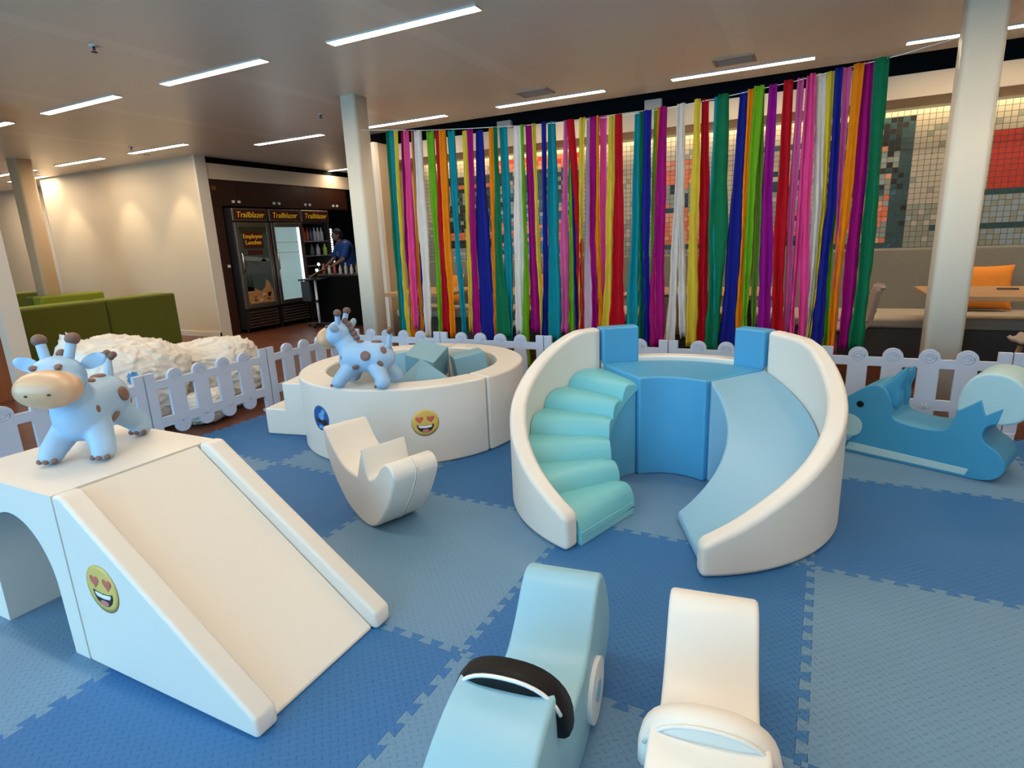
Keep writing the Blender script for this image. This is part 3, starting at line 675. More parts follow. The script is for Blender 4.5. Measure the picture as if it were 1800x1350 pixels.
# cut to follow the ring: shear the inner side away from the wall
for v in bm.verts:
    if v.co.x > .38: v.co.x = .338 if v.co.y < .1 else .17
    elif v.co.x > .17 and v.co.y > .4: v.co.x = .10
    if v.co.y > .4 and v.co.x < .05: v.co.x -= .03
obj('stepped_body', bm, foam_white, st, bevel=.012, seg=3)
def cube(loc, rot, s, label, name='foam_cube', wedge=False):
    bm = bmesh.new()
    if wedge: prism(bm, [(-s[0]/2, -s[2]/2), (s[0]/2, -s[2]/2), (0, s[2]/2)], (0, 0, 0), (1, 0, 0), (0, 0, 1), (0, 1, 0), -s[1]/2, s[1]/2)
    else: box(bm, (0, 0, 0), s)
    o = obj(name, bm, foam_grey_blue, None, bevel=.006, loc=loc, rot=rot); return tag(o, label, 'foam block', 'grey blue foam blocks in the pit')
CUBES()

# ------------------------------------------------------------------ round stair and slide set
SC = (-.59, 2.86); RI, RW, RO = .29, .705, .79
def interp(tab, a):
    for (a0, z0_), (a1, z1_) in zip(tab, tab[1:]):
        if a0 <= a <= a1: return z0_+(z1_-z0_)*(a-a0)/(a1-a0)
    return tab[0][1] if a < tab[0][0] else tab[-1][1]
LW = [(135, .79), (146, .785), (152, .765), (159, .73), (167, .685), (183, .59), (201, .49), (217, .385), (234, .28), (243, .225), (248.5, .19), (251, .165)]
RWt = [(-68, .145), (-66, .165), (-58, .215), (-47, .29), (-34, .37), (-22, .44), (-10, .52), (7, .61), (21, .70), (29, .75), (36, .775), (54, .79)]
stair = empty('curved_stair', (SC[0], SC[1], z0), 0, 'curved foam stair with six rounded mint treads and high cream side wall', 'soft play stairs')
bm = bmesh.new(); sector(bm, (0, 0), RW, RO, 135.4, 251, 0, lambda a, r: interp(LW, a)-z0, 60); o = obj('side_wall', bm, foam_white, stair, bevel=.024, seg=4); o['label'] = 'high cream outer wall'
base_z = lambda a, r: .052+(251-a)/116*.445
bm = bmesh.new(); sector(bm, (0, 0), RI, RW-.002, 135.4, 251, 0, base_z, 40); o = obj('stair_base', bm, foam_mid_blue, stair, bevel=.008); o['label'] = 'blue base under the treads'
# rounded treads
for k in range(6):
    a1 = 251-19.2*k; a0 = a1-19.2; zt = .168+.0775*k-z0; zb = .045+.0775*k
    bm = bmesh.new(); prof = []
    for q in range(15):
        t = q/14; aa = a1+1.2-(19.2+5)*t; u = (t-.50)/.50
        h = zb+(zt-zb)*((1-abs(u)**2.6)**.5 if u < 0 else 1-.16*u*u)
        prof.append((aa, h))
    rowsv = []
    for aa, h in prof:
        r_ = []
        for q in range(9):
            u = q/8; r = RI-.006+(RW-RI+.003)*u; e = .014*(max(0, 1-u*9)**2+0)
            r_.append(bm.verts.new((r*math.cos(math.radians(aa)), r*math.sin(math.radians(aa)), max(zb-.03, h-e))))
        rowsv.append(r_)
    for i in range(len(rowsv)-1):
        for q in range(8): bm.faces.new((rowsv[i][q], rowsv[i][q+1], rowsv[i+1][q+1], rowsv[i+1][q]))
    # skirt down to the base on all sides
    bot = [[bm.verts.new((v.co.x, v.co.y, base_z(prof[qi][0], 0)-.012)) for v in (r_[0], r_[-1])] for qi, r_ in enumerate(rowsv)]
    for i in range(len(rowsv)-1):
        bm.faces.new((rowsv[i][0], rowsv[i+1][0], bot[i+1][0], bot[i][0])); bm.faces.new((rowsv[i][-1], bot[i][1], bot[i+1][1], rowsv[i+1][-1])); bm.faces.new((bot[i][0], bot[i+1][0], bot[i+1][1], bot[i][1]))
    bm.faces.new([bot[0][0]]+[v for v in rowsv[0]]+[bot[0][1]]); bm.faces.new([bot[-1][0]]+[v for v in rowsv[-1]]+[bot[-1][1]])
    o = obj('tread', bm, foam_teal, stair, bevel=.007, seg=3, ang=50)
bm = bmesh.new(); sector(bm, (0, 0), RI-.003, RW-.004, 249.5, 252, 0, .062, 4); o = obj('front_riser', bm, foam_aqua, stair, bevel=.008); o['label'] = 'aqua strip under the lowest tread'
plat = empty('slide_platform', (SC[0], SC[1], z0), 0, 'blue foam platform between the curved stair and slide, two upright blocks on top', 'soft play platform')
bm = bmesh.new(); sector(bm, (0, 0), RI-.025, RW, 54.8, 134.6, 0, .575-z0, 30); obj('platform_body', bm, foam_blue, plat, bevel=.012)
bm = bmesh.new(); sector(bm, (0, 0), RW+.002, RO, 54.8, 134.6, 0, .602-z0, 30); o = obj('back_rim', bm, foam_white, plat, bevel=.012); o['label'] = 'cream rim along the back'
for a0, a1 in ((116, 134.6), (54.8, 70)):
    bm = bmesh.new(); sector(bm, (0, 0), RW-.012, RO+.003, a0, a1, .566-z0, .79-z0, 8); obj('backrest_block', bm, foam_blue, plat, bevel=.014, seg=4)
slide = empty('curved_slide', (SC[0], SC[1], z0), 0, 'light blue curved foam slide with high cream outer wall', 'soft play slide')
bm = bmesh.new(); sector(bm, (0, 0), RW, RO, -68, 54, 0, lambda a, r: interp(RWt, a)-z0, 60); o = obj('side_wall', bm, foam_white, slide, bevel=.024, seg=4); o['label'] = 'high cream outer wall'
def chute(a, r):
    t = (a+68)/122; z = .045+.53*(t*.94+.06*math.sin(t*PI*.5)); u = (r-RI)/(RW-RI)
    return z-.020*math.sin(PI*min(1, max(0, t)))*u*1.2-z0
bm = bmesh.new(); sector(bm, (0, 0), RI, RW-.002, -66.5, 54.2, 0, chute, 44); obj('chute', bm, foam_light_blue, slide, bevel=.022, seg=4)

# ------------------------------------------------------------------ rocking toys
def frame_prism(name, prof, width, mt, parent, bevel=.012, w0=None, seg=4):
    return rprism(name, prof, 0 if w0 is None else w0, width, mt, parent, bevel, seg)
# half-moon rocker: local x along its length, y across, contact at origin
WR = [(.372, .418, 'c'), (.345, .425), (.281, .343), (.211, .281), (.144, .252), (.055, .243, 'c'), (-.005, .378), (-.022, .378), (-.052, .268), (-.085, .262), (-.13, .292), (-.185, .352), (-.228, .372), (-.265, .358), (-.284, .315), (-.256, .243), (-.204, .152), (-.12, .05), (-.06, .012), (0, 0), (.095, .016), (.188, .062), (.274, .146), (.325, .222), (.360, .310)]
rk = empty('half_moon_rocker', (-1.832, 1.991, MZ), math.radians(160), 'cream white foam half-moon rocker with ridged seat, in front of the round pit', 'rocking toy')
o = frame_prism('rocker_body', smooth_loop(WR, 5), -.245, foam_white, rk, .012)
WL = smooth_loop(WR, 5); i0 = min(range(len(WL)), key=lambda q: (WL[q][0]+.24)**2+(WL[q][1]-.37)**2); i1 = min(range(len(WL)), key=lambda q: (WL[q][0]+.09)**2+(WL[q][1]-.03)**2)
for off in (-.116, -.130):
    bm = bmesh.new(); tube(bm, [(WL[q][0]*1.004-.001, off, WL[q][1]) for q in range(i0, i1+1)], .0035, 6); obj('seam_piping', bm, foam_white, rk)
# two rocking bikes in front: local x along the toy (positive = far raised end)
BK = [(.06, 0), (-.10, -.0), (-.24, .035), (-.38, .11), (-.49, .235), (-.515, .315, 'c'), (-.45, .352), (-.38, .378), (-.30, .392, 'c'), (-.275, .30, 'c'), (-.245, .245), (-.19, .228), (-.10, .222), (-.02, .235), (.05, .283), (.11, .345), (.145, .372), (.18, .380), (.222, .36), (.275, .285), (.312, .19), (.305, .10), (.20, .03)]
def bike(name, loc, rz, body, handle, stripe, label, wheel):
    t = empty(name, loc, rz, label, 'rocking toy'); W = .222
    frame_prism('rocker_body', smooth_loop(BK, 5), W/2, body, t, .012, w0=-W/2)
    # handle: fat D-shaped arch across the toy
    bm = bmesh.new(); n = 18; ws = W/2-.004; path = []
    for k in range(n+1):
        a = PI*k/n; path.append(Vector((-.268-.02*math.sin(a), -ws*math.copysign(abs(math.cos(a))**.85, math.cos(a)), (.282+.118*math.sin(a)**.65))))
    rings = []
    for i, p in enumerate(path):
        tg = (path[min(i+1, n)]-path[max(i-1, 0)]).normalized(); nx = Vector((1, 0, 0)); nn = tg.cross(nx).normalized()
        ring = []
        for q in range(12):
            a = 2*PI*q/12; ring.append(bm.verts.new(p+nx*.034*math.copysign(abs(math.cos(a))**.6, math.cos(a))+nn*.030*math.copysign(abs(math.sin(a))**.6, math.sin(a))))
        rings.append(ring)
    for i in range(n):
        for q in range(12): bm.faces.new((rings[i][q], rings[i][(q+1) % 12], rings[i+1][(q+1) % 12], rings[i+1][q]))
    bm.faces.new(rings[0][::-1]); bm.faces.new(rings[-1])
    h = obj('handle', bm, handle, t)
    bm = bmesh.new(); pp = []
    for k in range(2, n-1):
        a = PI*k/n; tg = (path[k+1]-path[k-1]).normalized(); nn = tg.cross(Vector((1, 0, 0))).normalized()
        if nn.z < 0: nn = -nn
        pp.append(path[k]+nn*.020+Vector((-.032, 0, 0)))
    tube(bm, pp, .0045, 6); obj('handle_piping', bm, stripe, h)
    if wheel:
        for s in (-1, 1):
            w_ = empty_disc('wheel_disc', .088, .012, (.068, s*(W/2+.006), .093), white_plastic, t)
            empty_disc('wheel_hub', .030, .014, (.068, s*(W/2+.008), .093), body, t)
    return t
def empty_disc(name, r, th, c, mt, parent):
    bm = bmesh.new(); pts = [(r*math.cos(2*PI*k/40), r*math.sin(2*PI*k/40)) for k in range(40)]
    prism(bm, pts, c, (1, 0, 0), (0, 0, 1), (0, 1, 0), -th/2, th/2); return obj(name, bm, mt, parent, bevel=.003, ang=60)
dB = math.atan2(.99, -.12)
bx_, by_ = -.446-.111*.99, 1.247-.111*.12
bike('rocking_bike', (bx_, by_, MZ), dB, car_blue, black_vinyl, white_plastic, 'light blue foam rocking bike with black handle and white wheel discs', True)
bike('rocking_bike', (BIKE2X, BIKE2Y, MZ), dB+math.radians(0), foam_white, foam_white, foam_white, 'cream white foam rocking bike with white handle, in the right foreground', False)

# squirrel rocker: profile measured along its base line
sq = empty('squirrel_rocker', (.257, 3.845, MZ), math.atan2(-.39, .92), 'blue foam squirrel rocker with pale round tail, by the fence', 'rocking toy')
SB = [(.0, 0, 'c'), (-.075, .09), (-.085, .17), (-.03, .30), (.03, .365), (.098, .414), (.155, .428), (.20, .40), (.228, .33), (.241, .262), (.29, .236), (.40, .226), (.48, .236), (.512, .272), (.527, .35, 'c'), (.57, .385), (.623, .43, 'c'), (.648, .352, 'c'), (.715, .40, 'c'), (.70, .318, 'c'), (.66, .29), (.648, .245), (.668, .205), (.72, .17), (.755, .115), (.748, .055), (.70, .012), (.615, 0, 'c')]
SW = .30
frame_prism('squirrel_body', smooth_loop(SB, 4), SW, squirrel_blue, sq, .006)
tl = [(.528+.0, .352), (.530, .44), (.556, .515), (.605, .56), (.665, .572), (.735, .555), (.79, .505), (.812, .43), (.80, .36), (.76, .325), (.695, .308), (.60, .33)]
o = frame_prism('tail', smooth_loop(tl, 5), SW-.004, squirrel_pale, sq, .014, w0=.004); o['label'] = 'pale aqua round tail'
empty_disc('eye', .0185, .006, (.072, -.001, .305), black_vinyl, sq)
mz = [(-.072, .12), (-.075, .17), (-.05, .215), (0, .236), (.05, .23), (.085, .205), (.095, .165), (.08, .125), (.045, .105), (0, .10)]
o = rprism('cheek_patch', smooth_loop(mz, 4), -.004, .01, squirrel_pale, sq, .0015, 2); o['label'] = 'pale cheek patch'
nz = [(-.085, .13), (-.03, .145), (.02, .125), (.048, .105), (.035, .08), (0, .062), (-.05, .06), (-.09, .08)]
o = rprism('chin', smooth_loop(nz, 4), -.020, .01, foam_grey_blue, sq, .008, 3); o['label'] = 'grey chin'
bm = bmesh.new(); prism(bm, [(.015, .018), (.035, .066), (.615, .052), (.60, .016)], (0, 0, 0), (1, 0, 0), (0, 0, 1), (0, 1, 0), -.004, .01); o = obj('base_stripe', bm, squirrel_pale, sq, bevel=.002); o['label'] = 'pale stripe along the base'
bm = bmesh.new(); S_ = [(.135, .40), (.19, .455), (.262, .535), (.272, .48), (.258, .42), (.262, .36), (.245, .30), (.20, .33), (.15, .36)]
bm.free(); o = rprism('ear', smooth_loop(S_, 5), .03, .10, squirrel_blue, sq, .022, 5); o['label'] = 'soft folded ear on the near side'
o = rprism('ear', smooth_loop([(x-.01, y-.02) for x, y in S_], 5), .205, .27, squirrel_blue, sq, .022, 5); o['label'] = 'soft folded ear on the far side'

# ------------------------------------------------------------------ giraffe hoppers
def giraffe(loc, rz, label, s=1.0):
    t = empty('giraffe_hopper', loc, rz, label, 'inflatable toy', 'blue giraffe hoppers'); t.scale = (s, s, s)
    bm = bmesh.new()
    capsule(bm, (-.085, 0, .178), (.075, 0, .178), .092, .098, 24); ellips(bm, (-.03, 0, .175), (.16, .098, .092)); ellips(bm, (.09, 0, .16), (.085, .09, .10))
    capsule(bm, (.09, 0, .20), (.155, 0, .30), .072, .066, 20); ellips(bm, (.165, 0, .318), (.078, .088, .078)); ellips(bm, (.205, 0, .300), (.06, .095, .06))
    for sx in (-1, 1):
        for sy in (-1, 1):
            capsule(bm, (sx*.085, sy*.045, .12), (sx*.145, sy*.085, .048), .052, .042, 16); ellips(bm, (sx*.145+.008, sy*.088, .033), (.048, .040, .033))
    b = fused('body', bm, rubber_blue, t, .0055, 9)
    bm = bmesh.new(); ellips(bm, (.232, 0, .292), (.068, .107, .068), Matrix.Rotation(math.radians(12), 3, 'Y'), 28, 18); mzl = obj('muzzle', bm, rubber_peach, t); mzl['label'] = 'glossy peach muzzle'
    for sy in (-1, 1):
        bm = bmesh.new(); ellips(bm, (.296, sy*.035, .285), (.005, .006, .004), None, 10, 6); obj('nostril', bm, rubber_dark, mzl)
        bm = bmesh.new(); capsule(bm, (.150, sy*.035, .375), (.135, sy*.050, .435), .017, .016, 14); hn = obj('horn', bm, rubber_blue, t)
        bm = bmesh.new(); ellips(bm, (.132, sy*.054, .448), (.024, .024, .022)); obj('horn_tip', bm, rubber_brown, hn)
        R = Matrix.Rotation(sy*math.radians(20), 3, 'X'); bm = bmesh.new(); ellips(bm, (.135, sy*.108, .365), (.016, .046, .026), R)
        for v in bm.verts:
            dx = v.co.x-.135
            if dx > 0: v.co.x -= dx*1.2*max(0, 1-((abs(v.co.y)-.108)/.045)**2)
        obj('ear', bm, rubber_blue, t)
        bm = bmesh.new(); ellips(bm, (.222, sy*.040, .366), (.012, .013, .008), Matrix.Rotation(math.radians(40), 3, 'Y'), 12, 8); obj('eye_spot', bm, rubber_spot, t)
    def spot(c, nrm, rx, ry, tw=0):
        nrm = Vector(nrm).normalized(); q = nrm.to_track_quat('Z', 'Y').to_matrix() @ Matrix.Rotation(tw, 3, 'Z')
        bm = bmesh.new(); ellips(bm, c, (rx, ry, .0085), q, 20, 8); obj('spot', bm, rubber_spot, t)
    for sy in (-1, 1):
        spot((-.045, sy*.096, .200), (0, 1*sy, .25), .032, .030); spot((.03, sy*.088, .128), (0, sy, -.55), .026, .017, .5); spot((.118, sy*.078, .185), (.5, sy, .1), .012, .019)
        spot((-.125, sy*.072, .150), (-.55, sy, -.1), .018, .028, .3); spot((-.14, sy*.045, .225), (-.7, sy*.6, .6), .020, .026)
    spot((-.075, 0, .269), (0, 0, 1), .035, .026); spot((.02, .02, .272), (0, 0.1, 1), .022, .018)
    for k, (x, z, r) in enumerate(((.118, .392, .020), (.098, .372, .021), (.080, .345, .021), (.066, .318, .020), (.052, .292, .019))):
        bm = bmesh.new(); ellips(bm, (x, 0, z), (r, .016, r)); obj('mane_knob', bm, rubber_brown, t)
    bm = bmesh.new(); capsule(bm, (-.150, 0, .235), (-.170, 0, .315), .018, .013, 14); tail = obj('tail', bm, rubber_blue, t)
    bm = bmesh.new()
    for dy, dz in ((-.022, .008), (0, .016), (.022, .008), (-.010, -.002), (.010, -.002)): ellips(bm, (-.173, dy, .328+dz), (.013, .015, .014))
    fused('tail_tuft', bm, rubber_brown, tail, .003, 4)
    for sx in (-1, 1):
        for sy in (-1, 1):
            for k, (dx, dy) in enumerate(((.046, -.024), (.054, 0), (.046, .024))):
                bm = bmesh.new(); ellips(bm, (sx*.145+dx-.004, sy*.088+dy, .020), (.010, .011, .010), Matrix.Rotation(-.5, 3, 'Y'), 10, 6); obj('toe', bm, rubber_spot, t)
    return t
giraffe((G1X, G1Y, .607), math.atan2(-.82, .57)+G1R, 'pale blue inflatable giraffe with peach muzzle standing on the arch block', G1S)
giraffe((G2X, G2Y, .502), math.atan2(-.2, -.98), 'pale blue inflatable giraffe standing on the rim of the round pit, facing left', G2S)
# ------------------------------------------------------------------ white plastic picket fence
def fence_panel():
    """local x along the panel 0..1.015, y = 0, z up"""
    L = 1.012; bm = bmesh.new(); out = []
    cs = [.215, .408, .604, .797]; w_ = .0575
    top = [(0, .045), (0, .547), (.068, .547), (.068, .487)]
    for c in cs:
        top.append((c-w_, .487)); top += [(c-w_*math.cos(PI*k/10), .495+.055*math.sin(PI*k/10)) for k in range(11)]; top.append((c+w_, .487))
    top += [(L-.068, .487), (L-.068, .547), (L, .547), (L, .045), (L-.068, .045), (L-.068, .155)]
    for c in cs[::-1]:
        top.append((c+w_, .155)); top += [(c+w_*math.cos(PI*k/10), .14-.055*math.sin(PI*k/10)) for k in range(11)]; top.append((c-w_, .155))
    top += [(.068, .155), (.068, .045)]
    # front/back faces with window holes: build as strips
    th = .026
    def solid(pts):
        a = [bm.verts.new((p[0], -th/2, p[1])) for p in pts]; b = [bm.verts.new((p[0], th/2, p[1])) for p in pts]; n = len(pts)
        f = [bm.faces.new(a), bm.faces.new(b[::-1])]
        for i in range(n): bm.faces.new((a[i], b[i], b[(i+1) % n], a[(i+1) % n]))
        return f
    # one outline with holes through triangulated fill
    holes = []; edges_x = [.068]+[v for c in cs for v in (c-w_, c+w_)]+[L-.068]
    for k in range(0, len(edges_x), 2): holes.append((edges_x[k], edges_x[k+1]))
    loops = [top]+[[(a+.0, .225), (b, .225), (b, .428), (a, .428)] for a, b in holes]
    for y, flip in ((-th/2, False), (th/2, True)):
        es = []
        for lp in loops:
            vv = [bm.verts.new((p[0], y, p[1])) for p in lp]; es += [bm.edges.new((vv[i], vv[(i+1) % len(vv)])) for i in range(len(vv))]
        bmesh.ops.triangle_fill(bm, use_beauty=True, use_dissolve=False, edges=es)
    bm.verts.ensure_lookup_table(); n = sum(len(l) for l in loops); i0 = 0
    for lp in loops:
        for i in range(len(lp)):
            a, b = i0+i, i0+(i+1) % len(lp); bm.faces.new([bm.verts[q] for q in (a, b, b+n, a+n)])
        i0 += len(lp)
    return bm
FP = None; RB = None
def fence(x, y, rz, label):
    global FP
    if FP is None:
        t = empty('picket_fence'); obj('panel_board', fence_panel(), fence_plastic, t, bevel=.004, seg=2, ang=50)
        for k in (0, 1):
            bm = bmesh.new(); bxx = 0.034+k*.944
            box(bm, (bxx, -.0, .025), (.055, .05, .05)); o = obj('post_foot', bm, fence_plastic, t, bevel=.006)
        for c in (.215, .408, .604, .797):
            bm = bmesh.new()
            for r in (.036, .018):
                tube(bm, [(c+r*math.cos(2*PI*q/16), -.0135, .497+r*.8*math.sin(2*PI*q/16)) for q in range(17)], .0022, 6)
            for q in range(5): a = PI*q/4; tube(bm, [(c+.02*math.cos(a), -.0135, .497+.016*math.sin(a)), (c+.034*math.cos(a), -.0135, .497+.028*math.sin(a))], .0018, 5)
            obj('embossed_flower', bm, fence_plastic, t); bm = bmesh.new()
            for q in range(4): a = PI*(q+.5)/4; tube(bm, [(c+.0*math.cos(a), -.0135, .165), (c+.035*math.cos(a), -.0135, .165+.04*math.sin(a))], .0022, 5)
            obj('embossed_leaf', bm, fence_plastic, t)
        FP = t
    else: t = dup(FP)
    t.location = (x, y, 0); t.rotation_euler = (0, 0, rz)
    return tag(t, label, 'fence', 'white picket fence panels')
YF, XF = 4.40, -3.965
lbs = ['white picket fence section behind the round pit, at the corner', 'white picket fence section directly behind the right part of the round pit', 'white picket fence section between the round pit and the slide set', 'white picket fence section behind the blue slide platform', 'white picket fence section behind the squirrel rocker', 'white picket fence section at the right edge of the picture']
for k in range(6): fence(-3.955+1.018*k, YF, 0, lbs[k])
lbl = ['white picket fence section beside the step block, left side of the play area', 'white picket fence section in front of the white bags', 'white picket fence section behind the near giraffe toy', 'white picket fence section at the left edge of the picture']
for k in range(4): fence(XF, 3.345-1.022*k, PI/2, lbl[k])
for k, (x, y, r) in enumerate([(-3.955+1.018*q, YF, 0) for q in range(1, 6)]+[(XF, 3.345-1.022*q, PI/2) for q in (0, 1, 2)]):
    f_ = empty('fence_foot', (x, y, 0), r, 'white plastic foot under the fence joint %s' % ['behind the pit', 'behind the right of the pit', 'left of the slide set', 'behind the slide', 'beside the squirrel rocker tail', 'beside the step block', 'behind the near giraffe toy', 'near the left edge'][k], 'fence foot', 'feet of the picket fence')
    bm = bmesh.new(); pts = [(.045*math.cos(2*PI*q/24), .12*math.copysign(abs(math.sin(2*PI*q/24))**.8, math.sin(2*PI*q/24))) for q in range(24)]
    a = [bm.verts.new((p[0]*1.1, p[1], 0)) for p in pts]; b = [bm.verts.new((p[0]*1.1, p[1], .018)) for p in pts]; c = [bm.verts.new((p[0]*.6, p[1]*.6, .04)) for p in pts]; n = 24
    bm.faces.new(a[::-1]); bm.faces.new(c)
    for i in range(n):
        j = (i+1) % n; bm.faces.new((a[i], a[j], b[j], b[i])); bm.faces.new((b[i], b[j], c[j], c[i]))
    obj('foot_body', bm, fence_plastic, f_)

# ------------------------------------------------------------------ crepe streamers on a string between the columns
SCOL = dict(dkgreen=(.0, .13, .055), teal=(.0, .22, .28), yellow=(.58, .43, .035), magenta=(.29, .0, .14), orange=(.68, .20, .0), hotpink=(.66, .05, .24), navy=(.004, .010, .20), white=(.62, .57, .53),
            lime=(.13, .34, .008), red=(.38, .0, .008), orchid=(.52, .085, .27), lilac=(.56, .39, .47), olive=(.12, .22, .025), purple=(.24, .0, .20))
CN = dict(dkgreen='dark green', teal='teal', yellow='yellow', magenta='magenta', orange='orange', hotpink='hot pink', navy='navy blue', white='white', lime='lime green', red='red', orchid='orchid pink', lilac='pale lilac', olive='olive green', purple='purple')
YS = 4.90
def string_z(x): return 2.245+.155*((x+1.2)/2.45)**2 if x < -1.2 else 2.245+.15*((x+1.2)/1.72)**2
cnt = {}
for i, S in enumerate(STREAM):
    cname = S[0]; x0, w0, za, x1, w1, zm, x2, w2, zb = S[1:]
    mt = mat('crepe_'+cname, SCOL[cname], .75, spec=.2, bump=.5, bscale=90, var=.10, vscale=12)
    sr = random.Random(i*13+5); zend = sr.uniform(.36, .5)
    if i == 20: zend = .16
    if i == 60: zend = .40
    yo = YS-.012-.022*(i % 3); n = 34; m_ = 9; bm = bmesh.new(); grid = []
    ph = sr.uniform(0, 6); top = za+.01; pl_ = [sr.uniform(0, 6) for _ in range(4)]
    for r in range(n+1):
        t = r/n; z = top+(zend-top)*t
        if z > zm: q = (za-z)/(za-zm); xc = x0+(x1-x0)*q; ww = w0+(w1-w0)*q
        else: q = (zm-z)/(zm-zb); xc = x1+(x2-x1)*q; ww = w1+(w2-w1)*q
        ww = max(.02, ww*1.03); sway = .006*math.sin(z*5+ph)*t; ww *= 1+.10*math.sin(z*7+pl_[0])*min(1, t*4)
        row = []
        for c in range(m_):
            u = c/(m_-1)-.5; amp = .011+.010*t
            y = yo+amp*math.sin(u*9+pl_[1]+z*1.2)+.006*math.sin(u*21+pl_[2]+z*3)+.004*t*noise.noise(Vector((u*4+i, z*14, 3)))*3
            x = xc+sway+ww*u+.0035*math.sin(z*26+c*1.3+pl_[3])*t
            row.append(bm.verts.new((x, y, z+(.010*math.sin(u*6+ph) if r == n else 0))))
        grid.append(row)
    for r in range(n):
        for c in range(m_-1): bm.faces.new((grid[r][c], grid[r][c+1], grid[r+1][c+1], grid[r+1][c]))
    o = obj('crepe_streamer', bm, mt); md = o.modifiers.new('thickness', 'SOLIDIFY'); md.thickness = .0012; md.offset = 0
    cnt[cname] = cnt.get(cname, 0)+1
    nb_ = lambda q: CN[STREAM[q][0]] if 0 <= q < len(STREAM) else None
    L_, R_ = nb_(i-1), nb_(i+1)
    where = 'beside the column' if not L_ else ('at the right end' if not R_ else 'between %s and %s' % (L_, R_))
    tag(o, '%s crepe streamer, %s %s from the left, %s' % (CN[cname], ORD[cnt[cname]-1] if cnt[cname] <= 12 else str(cnt[cname]), CN[cname], where), 'streamer', 'crepe paper streamers hung in front of the alcove')
bm = bmesh.new(); P_ = [(-4.03, YS-.0, 2.432)]+[(x, YS-.02, z) for x, z in ((-3.72, 2.395), (-3.3, 2.345), (-2.8, 2.305), (-2.3, 2.27), (-1.8, 2.245), (-1.24, 2.242), (-.7, 2.27), (-.2, 2.31), (.2, 2.355), (.42, 2.378))]+[(.765, YS-.05, 2.43)]
tube(bm, P_, .0028, 6); tag(obj('streamer_string', bm, white_plastic), 'thin white string tied between the two columns, carrying the streamers', 'string')

# ------------------------------------------------------------------ alcove: bench, tables, chairs, cushions
for k in range(4):
    xa = -5.05+2.45*k; t = empty('bench_sofa', (xa, 6.5, 0), 0, 'grey upholstered wall bench section %s' % ['at the left end of the alcove', 'behind the middle left streamers', 'behind the middle right streamers', 'behind the right column, orange cushion on it'][k], 'bench', 'wall bench sections along the mosaic')
    obj('seat_base', bx(.004, 2.446, .04, .98, .06, .36), grey_dark_fabric, t, bevel=.01)
    obj('seat_cushion', bx(.004, 2.446, 0, .80, .362, .46), beige_fabric, t, bevel=.03)
    bm = bx(.004, 2.446, .78, 1.0, .44, 1.07)
    for v in bm.verts:
        if v.co.z > 1 and v.co.y < .9: v.co.y += .06
    obj('backrest', bm, grey_fabric, t, bevel=.025)
    obj('plinth', bx(.02, 2.43, .1, .95, 0, .06), black_void, t, smooth=False)
for x0, x1, y0, lb in ((.905, 2.10, 5.78, 'oak cafe table behind the right column, phone lying on it'), (-1.72, -.22, 5.78, 'oak cafe table behind the middle right streamers'), (-3.45, -2.45, 5.80, 'oak cafe table behind the middle left streamers'), (-4.78, -3.85, 5.88, 'oak cafe table at the left end of the alcove, beside the middle column')):
    t = empty('cafe_table', ((x0+x1)/2, y0+.46, 0), 0, lb, 'table', 'oak tables along the bench'); hx = (x1-x0)/2
    bm = bmesh.new(); prism(bm, [(-hx, .74), (hx, .74), (hx, .715), (hx-.04, .70), (-hx+.04, .70), (-hx, .715)], (0, 0, 0), (1, 0, 0), (0, 0, 1), (0, 1, 0), -.46, .46); obj('tabletop', bm, oak, t, bevel=.004)
    for s in (-1, 1):
        obj('leg', bx(s*(hx-.28)-.03, s*(hx-.28)+.03, -.03, .03, .02, .70), steel_dark, t, bevel=.004)
        obj('foot_plate', bx(s*(hx-.28)-.04, s*(hx-.28)+.04, -.30, .28, 0, .02), steel_dark, t, bevel=.004)
bm = bmesh.new(); box(bm, (0, 0, .006), (.15, .075, .010)); tag(obj('smartphone', bm, phone_black, None, bevel=.004, loc=(1.53, 6.38, .74), rot=(0, 0, -.2)), 'black smartphone lying on the oak table right of the column', 'phone')
def cafe_chair(x, y, rz, label):
    t = empty('cafe_chair', (x, y, 0), rz, label, 'chair', 'quilted cafe chairs'); bm = bmesh.new()
    # shell: seat flowing up into the back (back on the +x side), quilted ribs
    prof = [(-.21, .455), (-.12, .445), (0, .44), (.10, .445), (.165, .465), (.205, .52), (.225, .60), (.240, .70), (.262, .80), (.29, .815)]
    pr = []
    for i in range(len(prof)-1):
        for s in range(4): u = s/4; pr.append((prof[i][0]+(prof[i+1][0]-prof[i][0])*u, prof[i][1]+(prof[i+1][1]-prof[i][1])*u))
    pr.append(prof[-1]); g_ = []
    for i, (a, z) in enumerate(pr):
        t_ = i/(len(pr)-1); hw = .21*(math.sin(min(1, (t_+.08)*4)*PI/2))*(1-.10*t_); row = []
        rib = .006*math.cos(i*PI*.8)
        for c in range(11):
            u = c/5-1; row.append(bm.verts.new((a-(.035*abs(u)**2.5 if z > .5 else 0)-rib*(1 if z > .5 else 0), hw*u, z+(.02*abs(u)**3 if z <= .5 else 0)+(rib if z <= .5 else 0))))
        g_.append(row)
    for i in range(len(g_)-1):
        for c in range(10): bm.faces.new((g_[i][c], g_[i][c+1], g_[i+1][c+1], g_[i+1][c]))
    o = obj('seat_shell', bm, chair_fabric, t); md = o.modifiers.new('thickness', 'SOLIDIFY'); md.thickness = .028
    obj('under_frame', bx(-.12, .12, -.12, .12, .385, .415), steel_dark, t, bevel=.005)
    for sx in (-1, 1):
        for sy in (-1, 1):
            bm = bmesh.new(); tube(bm, [(sx*.13, sy*.13, .41), (sx*.205, sy*.195, .0)], [.02, .014], 12); obj('leg', bm, leg_wood, t)
    return t
